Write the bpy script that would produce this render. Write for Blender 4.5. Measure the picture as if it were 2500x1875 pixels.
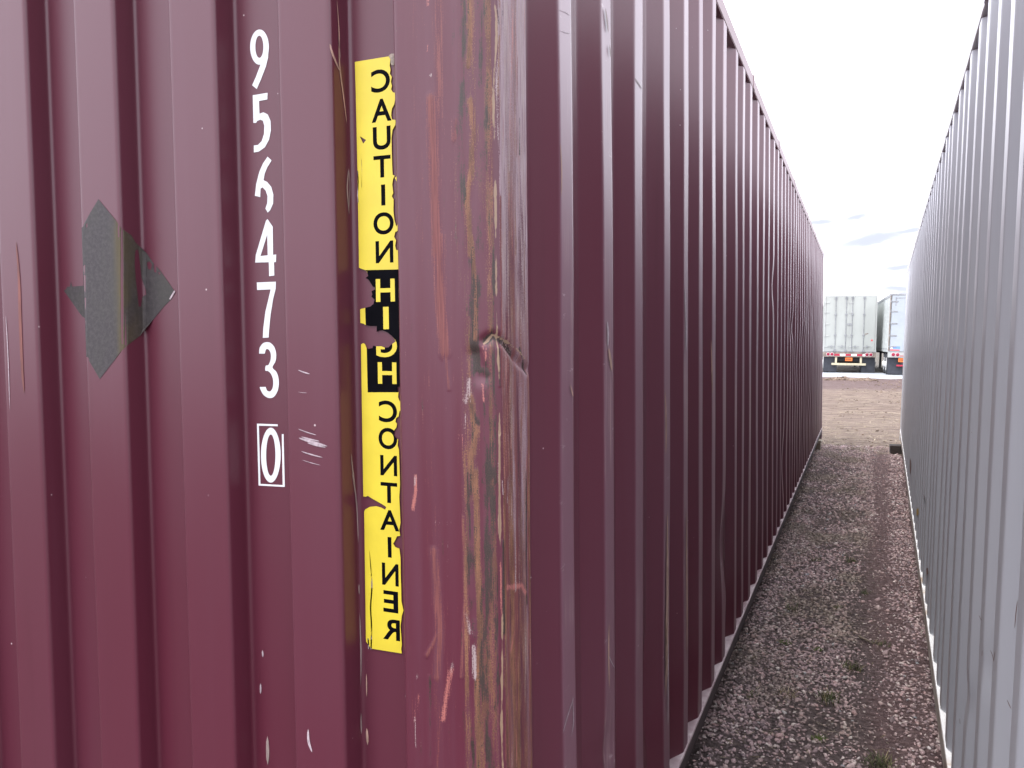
import bpy, bmesh, math, random
import numpy as np
from mathutils import Vector, Matrix
from mathutils.geometry import delaunay_2d_cdt

# ------------------------------------------------------------------ start, camera, sky, sun, exposure
for o in list(bpy.data.objects):
    bpy.data.objects.remove(o)
SC = bpy.context.scene
COL = SC.collection
RNG = random.Random(7)
NR = np.random.default_rng(11)

FPX, YAW, PITCH, ROLL = 1933.3, 0.41267, 0.0495, -0.010416      # focal length in photo pixels, angles in radians
HC = 1.645                                                       # eye height above the gravel
_F0 = Vector((-math.sin(YAW), math.cos(YAW), 0)); _R0 = Vector((math.cos(YAW), math.sin(YAW), 0)); _Z = Vector((0, 0, 1))
FWD = _F0 * math.cos(PITCH) - _Z * math.sin(PITCH)
_U0 = _F0 * math.sin(PITCH) + _Z * math.cos(PITCH)
RGT = _R0 * math.cos(ROLL) + _U0 * math.sin(ROLL)
UPV = _U0 * math.cos(ROLL) - _R0 * math.sin(ROLL)
CAM = Vector((0, 0, HC))
cd = bpy.data.cameras.new('camera'); cam = bpy.data.objects.new('camera', cd); COL.objects.link(cam)
m = Matrix.Identity(4)
for i in range(3):
    m[i][0] = RGT[i]; m[i][1] = UPV[i]; m[i][2] = -FWD[i]; m[i][3] = CAM[i]
cam.matrix_world = m
cd.sensor_width = 36; cd.lens = FPX / 2500 * 36; cd.clip_start = 0.05; cd.clip_end = 3000
SC.camera = cam

def ray(px, py):
    return FWD + RGT * ((px - 1250) / FPX) - UPV * ((py - 937.5) / FPX)
def on_ground(px, py, z=0.0):
    d = ray(px, py); return CAM + d * ((z - HC) / d.z)

SUN_EL, SUN_AZ = 64, 204                                          # degrees; azimuth clockwise from +Y
W = bpy.data.worlds.new('World'); SC.world = W; W.use_nodes = True
nt = W.node_tree; nt.nodes.clear()
def N(t, kind, **kw):
    n = t.nodes.new(kind)
    for k, v in kw.items():
        if k.startswith('i_'):
            key = k[2:]
            key = int(key) if key.isdigit() else key.replace('_', ' ')
            n.inputs[key].default_value = v
        else:
            setattr(n, k, v)
    return n
def M2(t, op, a, b=None, c=None, clamp=False):
    n = t.nodes.new('ShaderNodeMath'); n.operation = op; n.use_clamp = clamp
    for i, v in enumerate((a, b, c)):
        if v is None: continue
        if isinstance(v, (int, float)): n.inputs[i].default_value = v
        else: t.links.new(v, n.inputs[i])
    return n.outputs[0]
def MIX(t, fac, a, b, mode='MIX'):
    n = t.nodes.new('ShaderNodeMix'); n.data_type = 'RGBA'; n.blend_type = mode
    for s, v in ((0, fac), (6, a), (7, b)):
        if isinstance(v, (int, float)): n.inputs[s].default_value = v
        elif isinstance(v, tuple): n.inputs[s].default_value = (*v[:3], 1)
        else: t.links.new(v, n.inputs[s])
    return n.outputs[2]
def RANGE(t, v, a, b, c=0.0, d=1.0, smooth=True):
    n = t.nodes.new('ShaderNodeMapRange'); n.interpolation_type = 'SMOOTHSTEP' if smooth else 'LINEAR'
    t.links.new(v, n.inputs[0])
    for i, x in enumerate((a, b, c, d)): n.inputs[i + 1].default_value = x
    return n.outputs[0]

sky = N(nt, 'ShaderNodeTexSky', sky_type='NISHITA', sun_disc=False, sun_elevation=math.radians(SUN_EL),
        sun_rotation=math.radians(SUN_AZ), air_density=1.0, dust_density=2.0, ozone_density=1.0)
tc = N(nt, 'ShaderNodeTexCoord'); sx = N(nt, 'ShaderNodeSeparateXYZ'); nt.links.new(tc.outputs['Generated'], sx.inputs[0])
az = M2(nt, 'ARCTAN2', sx.outputs[0], sx.outputs[1]); el = M2(nt, 'ARCSINE', sx.outputs[2])
mp = N(nt, 'ShaderNodeMapping', vector_type='POINT'); mp.inputs['Scale'].default_value = (3, 3, 9)
nt.links.new(tc.outputs['Generated'], mp.inputs[0])
n1 = N(nt, 'ShaderNodeTexNoise', i_Scale=1.6, i_Detail=3.0, i_Roughness=0.55); nt.links.new(mp.outputs[0], n1.inputs['Vector'])
n2 = N(nt, 'ShaderNodeTexNoise', i_Scale=9.0, i_Detail=3.0, i_Roughness=0.6); nt.links.new(mp.outputs[0], n2.inputs['Vector'])
cover = RANGE(nt, n1.outputs[0], 0.25, 0.6, 0.90, 0.99)
cloudcol = MIX(nt, RANGE(nt, n1.outputs[0], 0.35, 0.7), (9.3, 9.4, 10.6), (10.4, 10.4, 11.3))
skycol = MIX(nt, cover, sky.outputs[0], cloudcol)
# low grey wisps: a few broad ones ahead, the same kind scattered round the horizon
wisp = None
for (px, py, hw, hh, slope, k) in ((2003, 540, 60, 13, -.05, 1.0), (2090, 532, 46, 15, .25, 1.0), (2130, 584, 140, 22, .16, 1.0),
                                   (2195, 654, 60, 11, .03, 1.0), (2192, 707, 62, 13, -.12, 1.0), (2225, 562, 90, 14, .1, 1.0)):
    d = ray(px, py).normalized(); a0 = math.atan2(d.x, d.y); e0 = math.asin(d.z)
    da = M2(nt, 'SUBTRACT', az, a0); de_ = M2(nt, 'SUBTRACT', M2(nt, 'SUBTRACT', el, e0), M2(nt, 'MULTIPLY', da, slope))
    de_ = M2(nt, 'ADD', de_, M2(nt, 'MULTIPLY', M2(nt, 'SUBTRACT', n2.outputs[0], 0.5), 0.016))
    q = M2(nt, 'ADD', M2(nt, 'POWER', M2(nt, 'ABSOLUTE', M2(nt, 'DIVIDE', da, hw / 2250)), 2.0),
           M2(nt, 'POWER', M2(nt, 'ABSOLUTE', M2(nt, 'DIVIDE', de_, hh / 2050)), 2.0))
    g = RANGE(nt, q, 1.5, 0.0, 0.0, k)
    wisp = g if wisp is None else M2(nt, 'MAXIMUM', wisp, g)
cb = N(nt, 'ShaderNodeCombineXYZ'); nt.links.new(M2(nt, 'MULTIPLY', az, 6.0), cb.inputs[0]); nt.links.new(M2(nt, 'MULTIPLY', el, 40.0), cb.inputs[1])
n3 = N(nt, 'ShaderNodeTexNoise', i_Scale=0.9, i_Detail=3.0, i_Roughness=0.5); nt.links.new(cb.outputs[0], n3.inputs['Vector'])
band = M2(nt, 'MULTIPLY', RANGE(nt, el, 0.02, 0.06), RANGE(nt, el, 0.34, 0.16))
gen = M2(nt, 'MULTIPLY', RANGE(nt, n3.outputs[0], 0.60, 0.74, 0, 0.95), band)
wisp = M2(nt, 'MAXIMUM', wisp, gen)
skycol = MIX(nt, wisp, skycol, (2.6, 2.74, 3.15))
bg = N(nt, 'ShaderNodeBackground', i_Strength=0.10); wo = N(nt, 'ShaderNodeOutputWorld')
nt.links.new(skycol, bg.inputs[0]); nt.links.new(bg.outputs[0], wo.inputs[0])

sl = bpy.data.lights.new('sun', 'SUN'); sl.energy = 0.9; sl.angle = math.radians(20); sl.color = (1.0, 0.97, 0.93)
so = bpy.data.objects.new('sun', sl); COL.objects.link(so)
_sd = Vector((math.sin(math.radians(SUN_AZ)) * math.cos(math.radians(SUN_EL)), math.cos(math.radians(SUN_AZ)) * math.cos(math.radians(SUN_EL)), math.sin(math.radians(SUN_EL))))
so.rotation_euler = _sd.to_track_quat('Z', 'Y').to_euler(); so.location = (0, 0, 30)
SC.cycles.max_bounces = 7; SC.cycles.diffuse_bounces = 4; SC.cycles.glossy_bounces = 3; SC.cycles.transmission_bounces = 1
vs = SC.view_settings
vs.view_transform = 'Standard'; vs.look = 'None'; vs.gamma = 1; vs.use_curve_mapping = False; vs.exposure = 1.68

# ------------------------------------------------------------------ materials
MAT = {}
def mat(name):
    m_ = bpy.data.materials.new(name); m_.use_nodes = True; MAT[name] = m_
    t = m_.node_tree; b = t.nodes['Principled BSDF']
    return m_, t, b
def obj_noise(t, scale, sv=(1, 1, 1), detail=5.0, rough=0.55, src=None):
    tcn = N(t, 'ShaderNodeTexCoord'); mpn = N(t, 'ShaderNodeMapping'); mpn.inputs['Scale'].default_value = sv
    t.links.new(src if src is not None else tcn.outputs['Object'], mpn.inputs[0])
    n = N(t, 'ShaderNodeTexNoise', i_Scale=scale, i_Detail=detail, i_Roughness=rough); t.links.new(mpn.outputs[0], n.inputs['Vector'])
    return n.outputs[0]
def bump(t, b, h, strength, dist):
    n = N(t, 'ShaderNodeBump', i_Strength=strength, i_Distance=dist); t.links.new(h, n.inputs['Height']); t.links.new(n.outputs[0], b.inputs['Normal'])
def simple(name, col, rough=0.5, var=0.12, scale=20, metal=0.0, bmp=0.0, spec=0.5, stretch=(1, 1, 1)):
    m_, t, b = mat(name)
    n = obj_noise(t, scale, stretch)
    c = MIX(t, RANGE(t, n, 0.3, 0.7), tuple(x * (1 - var) for x in col), tuple(min(1, x * (1 + var)) for x in col))
    t.links.new(c, b.inputs['Base Color']); b.inputs['Roughness'].default_value = rough; b.inputs['Metallic'].default_value = metal
    b.inputs['Specular IOR Level'].default_value = spec
    if bmp: bump(t, b, n, bmp, 0.01)
    return m_

def paint(name, base, dust, rough=0.34, chip=(0.5, 0.42, 0.42), flat_attr=True, scrape=(0.42, 0.36, 0.38), scrape_amt=1.0, spec=0.5, coat=0.0, film=None):
    """weathered container paint: faded patches, vertical run marks, specks, scraped outer flats"""
    m_, t, b = mat(name)
    big = obj_noise(t, 1.3, (1, 1, 0.5), 3)
    run = obj_noise(t, 22, (1, 1, 0.035), 3)
    c = MIX(t, RANGE(t, big, 0.3, 0.75, 0, 0.5), base, dust)
    c = MIX(t, RANGE(t, run, 0.52, 0.8, 0, 0.28), c, dust)
    c = MIX(t, RANGE(t, run, 0.45, 0.25, 0, 0.25), c, tuple(x * 0.72 for x in base))
    tcn = N(t, 'ShaderNodeTexCoord')
    v = N(t, 'ShaderNodeTexVoronoi', i_Scale=16.0); t.links.new(tcn.outputs['Object'], v.inputs['Vector'])
    speck = M2(t, 'MULTIPLY', RANGE(t, v.outputs['Distance'], 0.040, 0.020), RANGE(t, obj_noise(t, 5, (1, 1, 1), 1), 0.50, 0.56))
    c = MIX(t, M2(t, 'MULTIPLY', speck, 0.8), c, chip)
    ro = RANGE(t, big, 0.3, 0.7, rough - 0.04, rough + 0.07)
    if flat_attr:
        at = N(t, 'ShaderNodeAttribute', attribute_name='outer')
        if film: c = MIX(t, M2(t, 'MULTIPLY', at.outputs['Fac'], 0.62), c, film)  # pale outer flats: chalky scuffing plus grazing sky sheen put into colour
        st = obj_noise(t, 90, (1, 1, 0.02), 4, 0.65)
        pat = obj_noise(t, 3.0, (1, 1, 0.7), 4, 0.6)
        sc_ = M2(t, 'MULTIPLY', M2(t, 'MULTIPLY', RANGE(t, st, 0.5, 0.66), RANGE(t, pat, 0.47, 0.62)), at.outputs['Fac'])
        sc_ = M2(t, 'MULTIPLY', sc_, scrape_amt)
        c = MIX(t, sc_, c, scrape)
        st2 = obj_noise(t, 40, (0.3, 0.3, 1.0), 4, 0.7)
        sc2 = M2(t, 'MULTIPLY', M2(t, 'MULTIPLY', RANGE(t, st2, 0.64, 0.70), RANGE(t, pat, 0.40, 0.55)), at.outputs['Fac'])
        c = MIX(t, M2(t, 'MULTIPLY', sc2, 0.45 * scrape_amt), c, chip)
        ro = M2(t, 'ADD', ro, M2(t, 'MULTIPLY', sc_, 0.15))
    t.links.new(c, b.inputs['Base Color']); t.links.new(ro, b.inputs['Roughness'])
    b.inputs['Specular IOR Level'].default_value = spec
    b.inputs['Coat Weight'].default_value = coat; b.inputs['Coat Roughness'].default_value = 0.34; b.inputs['Coat IOR'].default_value = 1.55
    return m_

MAROON = (0.076, 0.0130, 0.0250); MDUST = (0.088, 0.026, 0.042)
paint('maroon_paint', MAROON, MDUST, rough=0.36, spec=0.42, scrape_amt=0.9, scrape=(0.31, 0.215, 0.215), coat=0.15, film=(0.190, 0.098, 0.130))
paint('maroon_rail_paint', (0.13, 0.05, 0.06), (0.30, 0.24, 0.24), rough=0.45, flat_attr=False)
paint('grey_paint', (0.355, 0.367, 0.400), (0.39, 0.400, 0.424), rough=0.33, chip=(0.16, 0.12, 0.10), scrape=(0.36, 0.36, 0.38), scrape_amt=0.3, coat=0.3, film=(0.43, 0.435, 0.455))
paint('grey_rail_paint', (0.60, 0.60, 0.60), (0.66, 0.66, 0.64), rough=0.45, flat_attr=False)

# ledge on the bottom rails: dust on the maroon one, rust weeping on the grey one
def ledge(name, a, b_, rust, amt):
    m_, t, b = mat(name)
    n = obj_noise(t, 9, (1, 1, 1), 6); n2_ = obj_noise(t, 3.2, (1, 1, 1), 5, 0.65)
    c = MIX(t, RANGE(t, n, 0.35, 0.65), a, b_)
    c = MIX(t, RANGE(t, n2_, 0.55, 0.72, 0, amt), c, rust)
    t.links.new(c, b.inputs['Base Color']); b.inputs['Roughness'].default_value = 0.62
    bump(t, b, n, 0.2, 0.004)
ledge('maroon_ledge', (0.30, 0.22, 0.23), (0.48, 0.40, 0.40), (0.20, 0.10, 0.10), 0.5)
ledge('grey_ledge', (0.72, 0.72, 0.70), (0.80, 0.80, 0.78), (0.45, 0.30, 0.14), 0.75)
ledge('grey_lip', (0.36, 0.31, 0.26), (0.46, 0.41, 0.36), (0.16, 0.09, 0.06), 0.9)
simple('rail_web_dark', (0.045, 0.030, 0.032), 0.7, 0.3, 15)
simple('grey_web', (0.30, 0.29, 0.28), 0.7, 0.3, 15)
simple('hole_shade_black', (0.01, 0.01, 0.01), 0.9)
simple('roof_steel', (0.13, 0.05, 0.06), 0.5)

# corner post: painted steel with scrapes, primer, rust, dark streaks.  masks come from the 'wear' attribute
m_, t, b = mat('post_paint')
uvn = N(t, 'ShaderNodeUVMap', uv_map='uv')
at = N(t, 'ShaderNodeAttribute', attribute_name='wear'); sp = N(t, 'ShaderNodeSeparateColor'); t.links.new(at.outputs['Color'], sp.inputs[0])
streak = obj_noise(t, 150, (1, 0.05, 1), 4, 0.65, uvn.outputs[0]); streak2 = obj_noise(t, 420, (1, 0.03, 1), 3, 0.6, uvn.outputs[0])
spot = obj_noise(t, 45, (1, 0.35, 1), 4, 0.7, uvn.outputs[0]); grain = obj_noise(t, 600, (1, 0.6, 1), 3, 0.6, uvn.outputs[0])
run = obj_noise(t, 30, (1, 0.04, 1), 4, 0.5, uvn.outputs[0])
mixn = M2(t, 'MULTIPLY', M2(t, 'ADD', M2(t, 'ADD', streak, streak2), grain), 0.3333)
def wmask(ch, amp, lo=0.40, hi=0.60, n=None):
    n = mixn if n is None else n
    return RANGE(t, M2(t, 'ADD', M2(t, 'MULTIPLY', ch, 0.92), M2(t, 'MULTIPLY', M2(t, 'SUBTRACT', n, 0.5), amp * 1.9)), lo - 0.06, hi + 0.02)
c = MIX(t, RANGE(t, run, 0.35, 0.7, 0, 0.6), MAROON, MDUST)
lil = MIX(t, RANGE(t, streak2, 0.35, 0.65), (0.20, 0.128, 0.145), (0.32, 0.245, 0.27))  # lilac scrape tone, with the side face's sky sheen in it
lil = MIX(t, RANGE(t, streak, 0.52, 0.66, 0, 0.75), lil, (0.24, 0.11, 0.095))
c = MIX(t, M2(t, 'MULTIPLY', wmask(sp.outputs[2], 1.5, 0.36, 0.62), 0.92), c, lil)
red = MIX(t, RANGE(t, streak2, 0.4, 0.65), (0.108, 0.026, 0.027), (0.150, 0.042, 0.039))
c = MIX(t, wmask(sp.outputs[1], 1.7, 0.42, 0.66), c, red)
rus = MIX(t, RANGE(t, spot, 0.35, 0.65), (0.082, 0.032, 0.018), (0.185, 0.080, 0.042))
rus = MIX(t, RANGE(t, grain, 0.55, 0.72, 0, 0.7), rus, (0.25, 0.15, 0.09))
c = MIX(t, wmask(sp.outputs[0], 1.4, 0.42, 0.60), c, rus)
alp = at.outputs['Alpha']
c = MIX(t, wmask(alp, 2.4, 0.46, 0.56, M2(t, 'ADD', M2(t, 'MULTIPLY', spot, 0.35), M2(t, 'MULTIPLY', mixn, 0.65))), c, MIX(t, RANGE(t, grain, 0.35, 0.65), (0.016, 0.010, 0.009), (0.040, 0.022, 0.017)))
at2 = N(t, 'ShaderNodeAttribute', attribute_name='scuff_glint'); sp2 = N(t, 'ShaderNodeSeparateColor'); t.links.new(at2.outputs['Color'], sp2.inputs[0])
c = MIX(t, wmask(sp2.outputs[0], 1.3, 0.42, 0.58), c, (0.30, 0.105, 0.09))      # salmon
c = MIX(t, wmask(sp2.outputs[1], 1.5, 0.42, 0.58), c, (0.27, 0.21, 0.205))      # pale bare patches and the painted edge highlight
c = MIX(t, wmask(sp2.outputs[2], 1.0, 0.42, 0.58, spot), c, (0.23, 0.155, 0.10)) # tan edge
c = MIX(t, M2(t, 'MULTIPLY', RANGE(t, grain, 0.70, 0.78), RANGE(t, spot, 0.52, 0.60, 0, 0.8)), c, (0.42, 0.30, 0.27))
t.links.new(c, b.inputs['Base Color'])
anyw = M2(t, 'MAXIMUM', M2(t, 'MAXIMUM', sp.outputs[0], sp.outputs[1]), M2(t, 'MAXIMUM', sp.outputs[2], alp), clamp=True)
t.links.new(RANGE(t, anyw, 0.2, 0.8, 0.36, 0.60), b.inputs['Roughness'])
bump(t, b, M2(t, 'ADD', M2(t, 'MULTIPLY', M2(t, 'MULTIPLY', streak, anyw), 0.6), M2(t, 'MULTIPLY', M2(t, 'MULTIPLY', spot, anyw), 0.5)), 0.55, 0.004)

simple('digit_white', (0.58, 0.60, 0.61), 0.45, 0.04, 30)
simple('label_yellow', (0.56, 0.45, 0.030), 0.42, 0.05, 18)
simple('label_black', (0.0025, 0.0025, 0.004), 0.6, 0.2, 40, spec=0.03)
simple('scratch_grey', (0.20, 0.15, 0.14), 0.6, 0.3, 90, stretch=(1, 1, .2))
simple('scratch_tan', (0.30, 0.19, 0.15), 0.6, 0.3, 120, stretch=(1, 1, .2))
simple('scratch_pale', (0.32, 0.26, 0.28), 0.5, 0.25, 120)
simple('scratch_orange', (0.13, 0.04, 0.032), 0.6, 0.3, 60, stretch=(1, 1, .2))
simple('glue', (0.20, 0.16, 0.13), 0.6, 0.5, 90)
# weathered placard: dark film, faded yellow line where it bends, chips
m_, t, b = mat('placard_film')
n = obj_noise(t, 130, (1, 1, 1), 5, 0.7); n2_ = obj_noise(t, 14, (1, 1, 0.4), 4)
c = MIX(t, RANGE(t, n, 0.35, 0.7), (0.030, 0.026, 0.028), (0.052, 0.045, 0.047))
c = MIX(t, RANGE(t, n2_, 0.4, 0.65, 0, 0.5), c, (0.044, 0.043, 0.036))
at = N(t, 'ShaderNodeAttribute', attribute_name='bend')
c = MIX(t, M2(t, 'MULTIPLY', at.outputs['Fac'], RANGE(t, obj_noise(t, 30, (1, 1, 0.5), 4), 0.3, 0.55, 0.25, 0.75)), c, (0.075, 0.055, 0.016))
c = MIX(t, M2(t, 'MULTIPLY', RANGE(t, n, 0.72, 0.76), 0.6), c, (0.4, 0.36, 0.36))
t.links.new(c, b.inputs['Base Color']); b.inputs['Roughness'].default_value = 0.55; b.inputs['Specular IOR Level'].default_value = 0.3

# ground
m_, t, b = mat('dirt')
tcn = N(t, 'ShaderNodeTexCoord'); sxy = N(t, 'ShaderNodeSeparateXYZ'); t.links.new(tcn.outputs['Object'], sxy.inputs[0])
wob = obj_noise(t, 0.5, (1, 1, 1), 6, 0.6); f1 = obj_noise(t, 30, (1, 1, 1), 6, 0.7); f2 = obj_noise(t, 3.2, (0.7, 2.2, 1), 7, 0.7); f3 = obj_noise(t, 1.1, (0.5, 1.6, 1), 6, 0.6)
yy = M2(t, 'ADD', sxy.outputs[1], M2(t, 'MULTIPLY', M2(t, 'SUBTRACT', wob, 0.5), 2.2))
near = MIX(t, RANGE(t, f1, 0.35, 0.65), (0.12, 0.092, 0.088), (0.26, 0.198, 0.186))
near = MIX(t, RANGE(t, M2(t, 'ADD', sxy.outputs[0], M2(t, 'MULTIPLY', M2(t, 'SUBTRACT', wob, 0.5), 0.5)), -0.02, 0.16, 0, 0.75), near, MIX(t, RANGE(t, f1, 0.35, 0.65), (0.20, 0.120, 0.118), (0.36, 0.240, 0.232)))
straw = MIX(t, RANGE(t, f2, 0.30, 0.68), (0.160, 0.114, 0.090), (0.372, 0.288, 0.228))
straw = MIX(t, RANGE(t, f3, 0.55, 0.72, 0, 0.5), straw, (0.17, 0.105, 0.085))
straw = MIX(t, RANGE(t, f1, 0.55, 0.75, 0, 0.45), straw, (0.13, 0.085, 0.066))
pink = MIX(t, RANGE(t, f2, 0.3, 0.7), (0.145, 0.098, 0.089), (0.230, 0.166, 0.153))
farc = MIX(t, RANGE(t, f2, 0.35, 0.65), (0.10, 0.09, 0.075), (0.20, 0.18, 0.15))
c = MIX(t, RANGE(t, yy, 12.5, 14.0), near, straw)
c = MIX(t, RANGE(t, yy, 28.5, 32.5), c, pink)
c = MIX(t, RANGE(t, yy, 42.5, 45), c, farc)
t.links.new(c, b.inputs['Base Color']); b.inputs['Roughness'].default_value = 0.95; b.inputs['Specular IOR Level'].default_value = 0.2
bump(t, b, M2(t, 'ADD', M2(t, 'MULTIPLY', f2, 1.0), M2(t, 'MULTIPLY', f1, 0.25)), 1.0, 0.28)

def island_mat(name, cols, rough=0.85, fine=90):
    m_, t, b = mat(name)
    g = N(t, 'ShaderNodeNewGeometry'); r = N(t, 'ShaderNodeValToRGB'); t.links.new(g.outputs['Random Per Island'], r.inputs[0])
    r.color_ramp.interpolation = 'LINEAR'
    while len(r.color_ramp.elements) < len(cols): r.color_ramp.elements.new(0.5)
    for i, (p_, cc) in enumerate(cols):
        r.color_ramp.elements[i].position = p_; r.color_ramp.elements[i].color = (*cc, 1)
    n = obj_noise(t, fine, (1, 1, 1), 4, 0.7)
    c = MIX(t, 1.0, r.outputs[0], MIX(t, RANGE(t, n, 0.25, 0.75), (0.62, 0.62, 0.62), (1.2, 1.2, 1.2)), 'MULTIPLY')
    t.links.new(c, b.inputs['Base Color']); b.inputs['Roughness'].default_value = rough; b.inputs['Specular IOR Level'].default_value = 0.3
    return m_
island_mat('stone', [(0, (0.183, 0.140, 0.143)), (0.25, (0.305, 0.225, 0.225)), (0.45, (0.411, 0.292, 0.289)), (0.62, (0.473, 0.363, 0.347)), (0.80, (0.457, 0.301, 0.287)), (0.93, (0.563, 0.473, 0.439)), (0.985, (0.701, 0.601, 0.549)), (1.0, (0.305, 0.320, 0.335))])
_t = MAT['stone'].node_tree; _b = _t.nodes['Principled BSDF']; _c = _b.inputs['Base Color'].links[0].from_socket
_tc = N(_t, 'ShaderNodeTexCoord'); _s = N(_t, 'ShaderNodeSeparateXYZ'); _t.links.new(_tc.outputs['Object'], _s.inputs[0])
_m = M2(_t, 'MULTIPLY', RANGE(_t, obj_noise(_t, 2.2, (1, 0.6, 1), 4, 0.6), 0.42, 0.62), RANGE(_t, _s.outputs[0], 0.25, -0.02, 0, 0.55))
_m = M2(_t, 'MULTIPLY', _m, RANGE(_t, _s.outputs[1], 2.0, 6.0, 0.45, 1.0))
_t.links.new(MIX(_t, _m, _c, (0.20, 0.178, 0.118)), _b.inputs['Base Color'])
island_mat('clod', [(0, (0.11, 0.080, 0.062)), (0.5, (0.18, 0.132, 0.10)), (1, (0.28, 0.21, 0.16))], 0.95, 20)
island_mat('straw_blade', [(0, (0.16, 0.12, 0.07)), (0.5, (0.30, 0.235, 0.15)), (1, (0.42, 0.35, 0.25))], 0.8, 20)
island_mat('grass_blade', [(0, (0.035, 0.045, 0.02)), (0.45, (0.075, 0.09, 0.035)), (0.75, (0.12, 0.12, 0.055)), (1, (0.26, 0.21, 0.11))], 0.7, 20)
island_mat('moss_blade', [(0, (0.05, 0.075, 0.015)), (0.6, (0.10, 0.14, 0.03)), (1, (0.17, 0.19, 0.06))], 0.7, 20)
simple('snow', (0.36, 0.385, 0.41), 0.6, 0.06, 3, bmp=0.4)
simple('timber', (0.16, 0.125, 0.095), 0.85, 0.35, 30, bmp=0.4, stretch=(6, 0.6, 6))
simple('timber_pale', (0.34, 0.29, 0.22), 0.85, 0.3, 30, bmp=0.4, stretch=(6, 0.6, 6))
simple('timber_dark', (0.040, 0.030, 0.026), 0.85, 0.4, 30, bmp=0.4, stretch=(0.6, 6, 6))

# trailers
simple('trailer_white', (0.39, 0.405, 0.385), 0.4, 0.05, 1.6, stretch=(1, 1, 0.4))
simple('trailer_door', (0.365, 0.385, 0.36), 0.42, 0.06, 1.8, stretch=(1, 1, 0.4))
simple('trailer_side', (0.50, 0.53, 0.51), 0.28, 0.12, 2.5, stretch=(1, 0.6, 3))
simple('trailer_door_blue', (0.36, 0.405, 0.44), 0.4, 0.05, 2)
simple('galvanised', (0.29, 0.30, 0.31), 0.45, 0.2, 12, metal=0.4)
simple('frame_brown', (0.22, 0.18, 0.15), 0.6, 0.3, 6)
simple('chassis_black', (0.018, 0.018, 0.02), 0.6, 0.3, 8)
simple('rubber', (0.022, 0.024, 0.028), 0.75, 0.25, 8)
simple('flap_rubber', (0.030, 0.033, 0.042), 0.65, 0.2, 5)
simple('rim_white', (0.62, 0.62, 0.60), 0.45, 0.1, 10)
simple('bumper_cream', (0.52, 0.46, 0.32), 0.5, 0.15, 8)
simple('tape_red', (0.40, 0.02, 0.05), 0.35, 0.15, 12)
simple('tape_white', (0.75, 0.75, 0.75), 0.35, 0.1, 12)
simple('lamp_red', (0.28, 0.006, 0.035), 0.2, 0.2, 30)
simple('lamp_ring', (0.55, 0.42, 0.42), 0.3, 0.1, 30)
simple('plate_orange', (0.70, 0.17, 0.03), 0.45, 0.1, 30)
simple('plate_ink', (0.18, 0.05, 0.02), 0.5, 0.1, 30)
simple('sticker_blue', (0.16, 0.30, 0.70), 0.4, 0.15, 40)
simple('sticker_red', (0.60, 0.06, 0.07), 0.4, 0.15, 40)
simple('rust_dark', (0.13, 0.055, 0.035), 0.8, 0.4, 60)
simple('sticker_gold', (0.42, 0.27, 0.03), 0.5, 0.2, 60)

# ------------------------------------------------------------------ mesh helpers
def link(o, parent=None):
    COL.objects.link(o)
    if parent is not None: o.parent = parent
    return o
def empty(name, loc, rot=(0, 0, 0), label=None, cat=None, group=None):
    o = bpy.data.objects.new(name, None); COL.objects.link(o); o.location = loc; o.rotation_euler = rot; o.empty_display_size = 0.2
    tag(o, label, cat, group); return o
def tag(o, label=None, cat=None, group=None, kind=None):
    if label: o['label'] = label
    if cat: o['category'] = cat
    if group: o['group'] = group
    if kind: o['kind'] = kind
    return o
def from_np(name, verts, faces, matname, parent=None, smooth=False):
    me = bpy.data.meshes.new(name)
    me.from_pydata([tuple(v) for v in verts], [], [tuple(int(i) for i in f) for f in faces]); me.update()
    me.materials.append(MAT[matname])
    if smooth: me.polygons.foreach_set('use_smooth', [True] * len(me.polygons))
    return link(bpy.data.objects.new(name, me), parent)
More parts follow.
